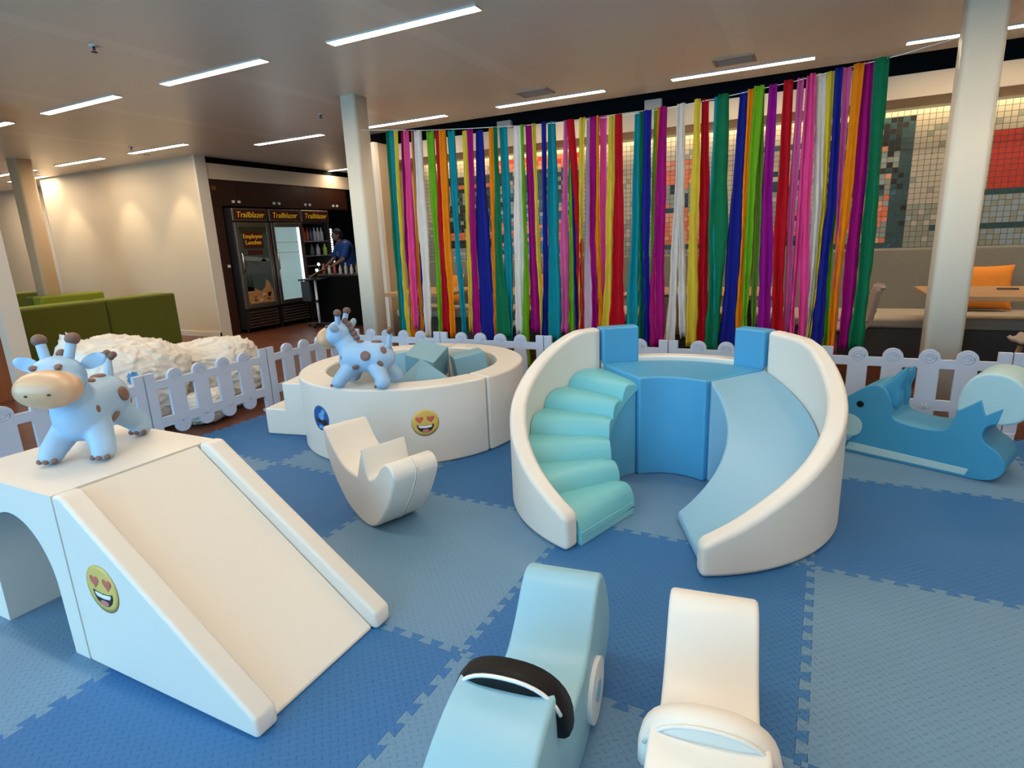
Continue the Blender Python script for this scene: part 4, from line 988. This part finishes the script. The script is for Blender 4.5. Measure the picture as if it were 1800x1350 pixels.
cafe_chair(.30, 6.0, 0, 'pale quilted cafe chair with wooden legs, beside the green end of the streamers')
cafe_chair(1.62, 5.52, math.radians(-30), 'pale quilted cafe chair at the right edge, in front of the table with the phone')
cafe_chair(-1.0, 5.55, PI/2*-1, 'pale quilted cafe chair half hidden behind the white and yellow streamers')
cafe_chair(-2.95, 5.55, -PI/2, 'pale quilted cafe chair half hidden behind the teal and magenta streamers')
def cushion(loc, rot, s, label):
    bm = bmesh.new(); bmesh.ops.create_grid(bm, x_segments=14, y_segments=14, size=.5); 
    top = bm.verts[:]; ret = bmesh.ops.duplicate(bm, geom=bm.verts[:]+bm.edges[:]+bm.faces[:]); bot = [g for g in ret['geom'] if isinstance(g, bmesh.types.BMVert)]
    def shape(v, sg):
        x, y = v.co.x*2, v.co.y*2; h = (max(0, 1-x**4)*max(0, 1-y**4))**.6; pin = 1-.09*(1-abs(x)**1)*abs(y)**6-.0
        nx = v.co.x*(1-.10*(1-x*x)*0-.08*(1-y*y)*abs(x)**5); ny = v.co.y*(1-.08*(1-x*x)*abs(y)**5)
        v.co = Vector((nx*s[0], ny*s[1], sg*(h*s[2]/2+.004*noise.noise(Vector((x*3, y*3, sg))))))
    for v in top: shape(v, 1)
    for v in bot: shape(v, -1)
    bmesh.ops.remove_doubles(bm, verts=bm.verts[:], dist=.002)
    return tag(obj('cushion', bm, orange_fabric, None, loc=loc, rot=rot), label, 'cushion', 'orange cushions on the bench')
cushion((1.50, 7.165, .685), (math.radians(76), 0, 0), (.52, .44, .16), 'orange cushion leaning on the bench right of the column, behind the table')
cushion((-3.12, 7.165, .68), (math.radians(76), 0, .05), (.42, .42, .15), 'orange cushion on the bench, glimpsed between the yellow and navy streamers')
cushion((-4.55, 7.165, .68), (math.radians(76), 0, 0), (.40, .42, .15), 'orange cushion on the bench, glimpsed beside the first white streamer')

# ------------------------------------------------------------------ lounge sofas
def sofa_unit(x, y, rz, label, L=.96, h=.80):
    t = empty('lounge_sofa', (x, y, 0), rz, label, 'sofa', 'green high-backed lounge sofas')
    obj('backrest', bx(-.02, .12, .004, L-.004, .10, h), green_fabric, t, bevel=.03, seg=4)
    o = obj('back_cushion', bx(-.26, -.03, .02, L-.02, .34, h+.005), green_light, t, bevel=.04, seg=4)
    obj('seat', bx(-.80, -.02, .004, L-.004, .14, .40), green_fabric, t, bevel=.03, seg=4)
    for a in (-.72, .04):
        for b_ in (.08, L-.08):
            bm = bmesh.new(); tube(bm, [(a, b_, 0), (a, b_, .14)], .015); obj('leg', bm, steel_dark, t)
    return t
ra = math.radians(3)
sofa_unit(-7.98, 3.36-.96+.04, ra, 'green lounge sofa whose left half is hidden by the white wall stub')
sofa_unit(-7.98, 3.40, ra, 'green lounge sofa with its back turned, directly behind the near giraffe toy')
sofa_unit(-8.035, 4.365, ra, 'green lounge sofa with its back turned, right of the seam, nearest the white bags')
sofa_unit(-10.3, 5.55, PI+ra, 'green lounge sofa facing the other one, only its top edge showing')
sofa_unit(-11.9, 4.55, ra, 'green lounge sofa farther back near the door, left unit', .96)
sofa_unit(-11.95, 3.55, ra, 'green lounge sofa farthest to the left, partly behind the wall stub', .96)

# ------------------------------------------------------------------ white bags behind the fence
def bag(name, loc, s, seed, label, peak=None, rz=0):
    bm = bmesh.new(); bmesh.ops.create_icosphere(bm, subdivisions=6, radius=1)
    for v in bm.verts:
        d = v.co.normalized(); x, y, z = d; e = 2.6
        k = (abs(x)**e+abs(y)**e+abs(z)**e)**(-1/e); p = d*k
        q = Vector((p.x*1.4+seed, p.y*1.4, p.z*1.4)); n1 = noise.noise(q*.9)*.14; rd = 1-abs(noise.noise(Vector((p.x*3+seed*2, p.y*3, p.z*7))))*2
        wq = Vector((p.x*2.2+seed*2, p.y*2.2, p.z*9))+noise.noise_vector(q*1.6)*1.6; n2 = (1-min(1, abs(noise.noise(wq))*3))**2*.055; n3 = noise.noise(q*4)*.012; n4 = (1-min(1, abs(noise.noise(q*2.3+noise.noise_vector(q*2)*.7))*3))**2*.03
        p = p*(1+n1+n2+n3+n4)
        if peak: g_ = math.exp(-((p.x-peak[0])**2+(p.y-peak[1])**2)/peak[3]) if p.z > 0 else 0; p.z += g_*peak[2]
        v.co = Vector((p.x*s[0], p.y*s[1], max(-s[2]*.93, p.z*s[2])))
    patch = None
    if peak:
        bm.normal_update(); base = Vector((-4.36, 2.47, .47))-Vector((loc[0], loc[1], s[2]*.93+.002)); cv = min(bm.verts, key=lambda v: (v.co-base).length); cc0 = cv.co.copy()
        patch = bmesh.new(); mp_ = {}
        for f in bm.faces:
            if (f.calc_center_median()-cc0).length < .045:
                for v in f.verts:
                    if v not in mp_: mp_[v] = patch.verts.new(v.co+v.normal*.0025)
                patch.faces.new([mp_[v] for v in f.verts])
    o = obj(name, bm, bag_plastic, None, loc=(loc[0], loc[1], s[2]*.93+.002), rot=(0, 0, rz)); 
    if patch: obj('blue_print', patch, paper_blue, o)
    return tag(o, label, 'bag', 'white bags behind the fence')
BAGS()
bm = bmesh.new(); pts = [(.05*math.cos(2*PI*k/24)*(1+.25*math.sin(3*2*PI*k/24)), .05*math.sin(2*PI*k/24)) for k in range(24)]

# ------------------------------------------------------------------ pantry: wooden fronts, fridges, counter, person
t = empty('wall_cupboard_panel', (-8.37, 6.42, 0), 0, 'tall wooden side panel left of the drinks fridges with small white knob', 'cupboard')
obj('panel', bx(-.5, 0, .004, .205, 0, 2.03), panel_wood, t, bevel=.002); bm = bmesh.new(); box(bm, (.012, .16, 1.10), (.02, .045, .045)); obj('knob', bm, white_plastic, t, bevel=.003)
for k in range(4):
    y0 = 6.43 if k == 0 else 6.64+.72*(k)-.0; y1 = 6.64+.72*(k+1)
    t = empty('overhead_cupboard', (-8.37, y0, 2.035), 0, 'wooden cupboard above %s' % ['the first fridge, nearest the white wall', 'the second fridge with the blank pale door', 'the third open fridge', 'the person in the blue t-shirt'][k], 'cupboard', 'cupboards above the fridges')
    w_ = y1-y0; obj('carcass', bx(-.45, -.02, 0, w_-.004, 0, .395), panel_wood, t, smooth=False)
    for s in (0, 1):
        a = s*w_/2; dr = obj('door', bx(-.018, 0, a+.002, a+w_/2-.004, .002, .393), panel_wood, t, bevel=.002)
        bm = bmesh.new(); yc = w_/2+(-.055 if s == 0 else .055); box(bm, (.012, yc, .07), (.02, .045, .04)); obj('knob', bm, white_plastic, dr, bevel=.003)
bm = bmesh.new(); box(bm, (-8.366, 6.52, 2.30), (.008, .075, .06)); tag(obj('socket_plate', bm, panel_wood, None, bevel=.003), 'small dark square socket plate on the wood, above the first fridge', 'socket')
Rf = Matrix(((0, 0, 1, 0), (1, 0, 0, 0), (0, 1, 0, 0), (0, 0, 0, 1)))   # text facing +X, reading along +Y
def place_text(y, z, x=.0): return Matrix.Translation((x, y, z)) @ Rf
def fridge(y, kind, label):
    t = empty('drinks_fridge', (-8.2, y, 0), 0, label, 'fridge', 'drinks fridges in the pantry'); W = .70
    bm = bmesh.new()
    for a, b_, c_, d_, e, f in ((-.70, -.03, 0, .03, .06, 2.0), (-.70, -.03, W-.03, W, .06, 2.0), (-.70, -.03, .03, W-.03, 1.76, 2.0), (-.70, -.03, .03, W-.03, .06, .40), (-.70, -.66, .03, W-.03, .40, 1.76)):
        box(bm, ((a+b_)/2, (c_+d_)/2, (e+f)/2), (b_-a, d_-c_, f-e))
    cb = obj('cabinet', bm, steel_dark if kind != 3 else steel, t, smooth=False)
    hd = empty_part = obj('header_sign', bx(-.03, 0, .012, W-.012, 1.80, 1.995), steel, t, bevel=.006)
    obj('sign_panel', bx(0, .004, .035, W-.035, 1.825, 1.972), sign_red, hd, bevel=.002)
    text_mesh('sign_lettering', 'Trailblazer', .128, sign_yellow, hd, place_text(W/2, 1.892, .006), shear=.18)
    if kind != 3:
        bm = bmesh.new()
        for c_, d_, e, f in ((.01, .075, .40, 1.775), (W-.075, W-.01, .40, 1.775), (.075, W-.075, 1.70, 1.775), (.075, W-.075, .40, .47)): box(bm, (-.005, (c_+d_)/2, (e+f)/2), (.05, d_-c_, f-e))
        dr = obj('door', bm, steel, t, bevel=.004)
        bm = bmesh.new(); tube(bm, [(.02, .045, .98), (.06, .045, 1.0), (.06, .045, 1.28), (.02, .045, 1.30)], .011); obj('door_handle', bm, chrome, dr)
        if kind == 2:
            obj('door_panel', bx(-.012, -.004, .075, W-.075, .47, 1.70), frosted, dr, smooth=False)
            obj('light_strip', bx(-.004, .002, W-.105, W-.08, .50, 1.69), led_glow, dr, smooth=False)
            for z in (1.27, 1.44): obj('shelf_edge', bx(-.004, -.001, .085, W-.11, z, z+.012), white_plastic, dr, smooth=False)
        else:
            pst = obj('poster_panel', bx(-.012, -.004, .075, W-.075, .47, 1.70), mat('poster_green_grey', (.055, .09, .085), .4, var=.3, vscale=3), dr, smooth=False)
            def pf(name, pts, mt, l=.0):
                bm = bmesh.new(); prism(bm, pts, (-.004, 0, 0), (0, 1, 0), (0, 0, 1), (1, 0, 0), 0, .0015+l); return obj(name, bm, mt, dr, smooth=False)
            pf('mountain_print', [(.08, .95), (.20, 1.16), (.34, 1.08), (.50, 1.2), (.62, 1.1), (.62, .95)], mat('poster_slate', (.085, .115, .115), .5))
            pf('cloud_print', [(.08, 1.18), (.62, 1.14), (.62, 1.19), (.45, 1.21), (.3, 1.23), (.08, 1.25)], mat('poster_cloud', (.22, .25, .24), .5))
            for a in (.13, .19): pf('pine_print', [(a-.045, .68), (a+.045, .68), (a+.012, .86), (a, .98), (a-.012, .86)], mat('poster_pine', (.01, .03, .02), .5), .001)
            pf('foliage_print', [(.08, 1.60), (.62, 1.60), (.62, 1.695), (.08, 1.695)], mat('poster_leaf', (.03, .05, .015), .5, var=.6, vscale=30))
            pl_ = pf('plaque', [(.14, 1.38), (.16, 1.36), (.52, 1.36), (.54, 1.38), (.54, 1.60), (.50, 1.64), (.18, 1.64), (.14, 1.60)], sign_red, .002)
            pf('small_plaque', [(.20, 1.26), (.50, 1.26), (.50, 1.335), (.20, 1.335)], sign_red, .002)
            text_mesh('plaque_lettering', 'Employee\nLunches', .098, sign_yellow, dr, place_text(.34, 1.505, .002))
            pf('food_print', [(.09, .475), (.61, .475), (.61, .66), (.55, .80), (.49, .85), (.45, .72), (.36, .66), (.25, .72), (.12, .76), (.09, .70)], mat('poster_food', (.42, .22, .08), .5, var=.75, vscale=22), .001)
            rr = random.Random(4)
            for q in range(14):
                cx, cz, rr_ = rr.uniform(.14, .56), rr.uniform(.51, .64), rr.uniform(.018, .04)
                pf('food_print', [(cx+rr_*math.cos(2*PI*k/10), cz+rr_*.7*math.sin(2*PI*k/10)) for k in range(10)], mat('poster_food_%s' % 'abc'[q % 3], [(.35, .06, .02), (.62, .42, .2), (.20, .10, .03)][q % 3], .5), .002)
    else:
        for z in (.40, .62, 1.0, 1.18, 1.44):
            obj('shelf', bx(-.60, -.035, .035, W-.035, z, z+.014), mat('shelf_wire', (.45, .47, .5), .3, metal=.5), t, smooth=False)
        obj('inner_lining', bx(-.655, -.64, .035, W-.035, .40, 1.76), mat('fridge_lining', (.16, .17, .19), .5), t, smooth=False)
    gr = obj('grille_frame', bx(-.03, -.015, .01, W-.01, .07, .385), steel_dark, t, smooth=False)
    for q in range(6):
        bm = bmesh.new(); box(bm, (-.006, W/2, .10+.048*q), (.022, W-.10, .014), Matrix.Rotation(.5, 3, 'Y')); obj('grille_slat', bm, chrome if kind == 1 else steel, gr, smooth=False)
    bm = bmesh.new()
    for a in (.05, W-.05):
        tube(bm, [(-.08, a, 0), (-.08, a, .07)], .02); tube(bm, [(-.6, a, 0), (-.6, a, .07)], .02)
    obj('feet', bm, steel_dark, t)
    return t
fridge(6.645, 1, 'drinks fridge nearest the white wall, poster with mountains and food on its door')
fridge(7.365, 2, 'middle drinks fridge with blank pale lit door panel')
fridge(8.09, 3, 'third drinks fridge with open shelves of bottles and cans')
def bottle(x, y, z, h, r, col, kind, label, group):
    bm = bmesh.new(); nm = '_'.join('%d' % int(c*100) for c in col); mt = mat('drink_'+nm, col, .3)
    if kind == 'can': tube(bm, [(0, 0, 0), (0, 0, .008), (0, 0, h-.01), (0, 0, h)], [r*.85, r, r, r*.82], 14)
    else: tube(bm, [(0, 0, 0), (0, 0, .01), (0, 0, h*.62), (0, 0, h*.8), (0, 0, h)], [r*.9, r, r, r*.42, r*.38], 14)
    o = obj('drink_'+('can' if kind == 'can' else 'bottle'), bm, mt, None, loc=(x, y, z)); return tag(o, label, kind, group)
sr = random.Random(3)
for k, (c, nme) in enumerate((((.30, .06, .03), 'red brown'), ((.25, .05, .02), 'dark red'), ((.05, .06, .15), 'navy'), ((.35, .38, .42), 'silver grey'), ((.45, .47, .50), 'pale grey'), ((.5, .5, .52), 'whitish'))):
    bottle(-8.27, 8.17+.088*k, 1.454, .24, .035, c, 'bottle', '%s bottle on the top shelf of the open fridge' % nme, 'bottles on the top fridge shelf')
for k, (c, nme, y) in enumerate((((.07, .08, .09), 'dark grey', 8.33), ((.45, .42, .5), 'white and violet', 8.48), ((.35, .55, .08), 'lime green', 8.66))):
    bottle(-8.27, y, 1.194, .20, .038, c, 'bottle', '%s bottle on the second shelf of the open fridge' % nme, 'bottles on the second fridge shelf')
for k in range(6): bottle(-8.26, 8.16+.075*k, .634, .12, .032, (.10, .01, .02), 'can', 'dark red can, %s from the left on the middle shelf of the open fridge' % ORD[k], 'dark red cans on the fridge shelf')
for k in range(5): bottle(-8.26, 8.16+.08*k, .414, .17, .033, (.24, .015, .03), 'can', 'bright red can, %s from the left on the lowest shelf of the open fridge' % ORD[k], 'red cans on the lowest fridge shelf')
# dim wall lighting strip and counter
ls = empty('light_strip', (-8.33, 8.93, 0), 0, 'vertical strip of white LEDs beside the open fridge', 'light')
obj('strip_backing', bx(-.02, 0, -.03, .03, 0, 1.72), steel_dark, ls, smooth=False)
for k in range(14):
    bm = bmesh.new(); ellips(bm, (.006, 0, 1.06+.046*k), (.012, .022, .016), None, 10, 6); obj('led', bm, led_glow, ls)
ct = empty('counter', (-7.25, 8.05, 0), 0, 'black serving counter in front of the person in the pantry', 'counter')
obj('counter_body', bx(-.58, .72, -.28, .28, 0, .84), black_void, ct, bevel=.006); obj('worktop', bx(-.60, .74, -.30, .30, .84, .87), mat('worktop_dark', (.03, .028, .025), .3), ct, bevel=.004)
for k in range(7):
    c = ((.35, .06, .04), (.5, .48, .42), (.3, .05, .04), (.45, .4, .3), (.4, .35, .25), (.5, .5, .5), (.3, .2, .1))[k]
    bottle(-7.62+.125*k, 7.90, .87, .16 if k % 2 else .19, .028, c, 'bottle', 'small sauce bottle on the black counter, %s from the left' % ORD[k], 'sauce bottles on the counter')
for k, (x, y, z) in enumerate(((-7.79, 7.9, .93), (-7.79, 7.9, 1.03))):
    lp = empty('counter_lamp', (x, y+.06*k, .87), 0, 'small bright white lamp on the left end of the counter, the %s of the two' % ('lower' if k == 0 else 'upper'), 'light', 'small lamps on the counter')
    bm = bmesh.new(); tube(bm, [(0, 0, 0), (0, 0, z-.87)], .006, 8); obj('stem', bm, steel_dark, lp); bm = bmesh.new(); ellips(bm, (0, 0, z-.87+.015), (.022, .022, .024)); obj('bulb', bm, led_glow, lp)
sd = empty('tray_stand', (-7.52, 7.55, 0), .3, 'wheeled stand with white pole and black tray in front of the counter', 'stand')
bm = bmesh.new(); tube(bm, [(0, 0, .07), (0, 0, .80)], .022, 14); obj('pole', bm, white_plastic, sd)
obj('tray', bx(-.22, .20, -.16, .16, .80, .825), black_vinyl, sd, bevel=.004); obj('side_box', bx(-.20, -.05, -.12, .12, .45, .79), steel_dark, sd, bevel=.004)
bm = bmesh.new(); box(bm, (0, 0, .055), (.42, .05, .03)); box(bm, (0, 0, .055), (.05, .42, .03)); obj('base_cross', bm, steel_dark, sd, bevel=.004); obj('collar', bx(-.035, .035, -.035, .035, .42, .46), black_vinyl, sd, bevel=.004)
for a, b_ in ((.19, 0), (-.19, 0), (0, .19), (0, -.19)):
    bm = bmesh.new(); tube(bm, [(a-.008, b_, .022), (a+.008, b_, .022)], .022, 14); obj('castor', bm, black_vinyl, sd)
bm = bmesh.new(); box(bm, (0, 0, .0), (.26, .20, .012)); tag(obj('yellow_board', bm, mat('board_yellow', (.35, .22, .05), .5), None, bevel=.002, loc=(-7.50, 7.62, .905), rot=(0, math.radians(-28), .3)), 'yellowish board propped on the black tray stand', 'board')

# person leaning over the counter
pn = empty('person', (-7.88, 8.86, 0), math.radians(-112), 'person in blue t-shirt bending over the black counter, dark short hair', 'person')
bm = bmesh.new()
# local x = facing direction
capsule(bm, (0, 0, .98), (.07, 0, 1.30), .125, .15, 20); ellips(bm, (.09, 0, 1.34), (.11, .20, .10)); capsule(bm, (.11, 0, 1.38), (.18, 0, 1.47), .055, .05)
ellips(bm, (.21, 0, 1.545), (.088, .074, .105)); ellips(bm, (.245, 0, 1.50), (.055, .05, .055)); ellips(bm, (.300, 0, 1.525), (.016, .012, .018))
for s in (-1, 1):
    capsule(bm, (.10, s*.185, 1.36), (.22, s*.20, 1.10), .052, .040); capsule(bm, (.22, s*.20, 1.10), (.40, s*.13, 1.00), .038, .028)
    ellips(bm, (.435, s*.12, .985), (.042, .034, .016)); capsule(bm, (.41, s*.10, .985), (.445, s*.08, .965), .010, .008, 8)
    for q in range(4): y = s*(.098+.015*q); capsule(bm, (.465, y, .985), (.500-.006*abs(q-1.5), y, .972), .008, .0075, 8); capsule(bm, (.500-.006*abs(q-1.5), y, .972), (.518-.006*abs(q-1.5), y, .955), .0075, .006, 8)
    capsule(bm, (0, s*.09, .92), (.02, s*.10, .50), .085, .058); capsule(bm, (.02, s*.10, .50), (-.01, s*.10, .08), .056, .04); ellips(bm, (.05, s*.10, .045), (.12, .042, .042))
    ellips(bm, (.20, s*.076, 1.545), (.018, .010, .030))
fused('body', bm, skin, pn, .006, 3)
for s in (-1, 1):
    bm = bmesh.new(); ellips(bm, (.285, s*.030, 1.555), (.010, .012, .008), None, 10, 6); obj('eye', bm, rubber_dark, pn)
bm = bmesh.new(); ellips(bm, (.292, 0, 1.478), (.012, .022, .005), None, 12, 6); obj('mouth', bm, rubber_brown, pn)
bm = bmesh.new(); ellips(bm, (.190, 0, 1.575), (.098, .086, .092)); ellips(bm, (.165, 0, 1.53), (.085, .080, .085)); fused('hair', bm, hair, pn, .005, 4)
bm = bmesh.new(); capsule(bm, (-.005, 0, .93), (.07, 0, 1.30), .148, .165, 24); ellips(bm, (.09, 0, 1.33), (.125, .215, .105))
for s in (-1, 1): capsule(bm, (.10, s*.19, 1.35), (.185, s*.205, 1.17), .066, .062)
sh = fused('t_shirt', bm, tee_blue, pn, .007, 4)
bm = bmesh.new()
for z, w_ in ((1.24, .06), (1.205, .09), (1.17, .05)): box(bm, (.228, 0, z), (.004, w_, .012))
bm = bm; o = obj('shirt_print', bm, shirt_print, sh, smooth=False)
bm = bmesh.new(); ellips(bm, (0, 0, .93), (.14, .17, .09))
for s in (-1, 1): capsule(bm, (0, s*.09, .92), (.02, s*.10, .50), .10, .075); capsule(bm, (.02, s*.10, .50), (-.01, s*.10, .10), .072, .06)
fused('trousers', bm, trousers_dark, pn, .008, 3)
for s in (-1, 1):
    bm = bmesh.new(); ellips(bm, (.05, s*.10, .05), (.135, .052, .05))
    for v in bm.verts: v.co.z = max(.002, v.co.z)
    obj('shoe', bm, white_plastic if False else black_vinyl, pn)
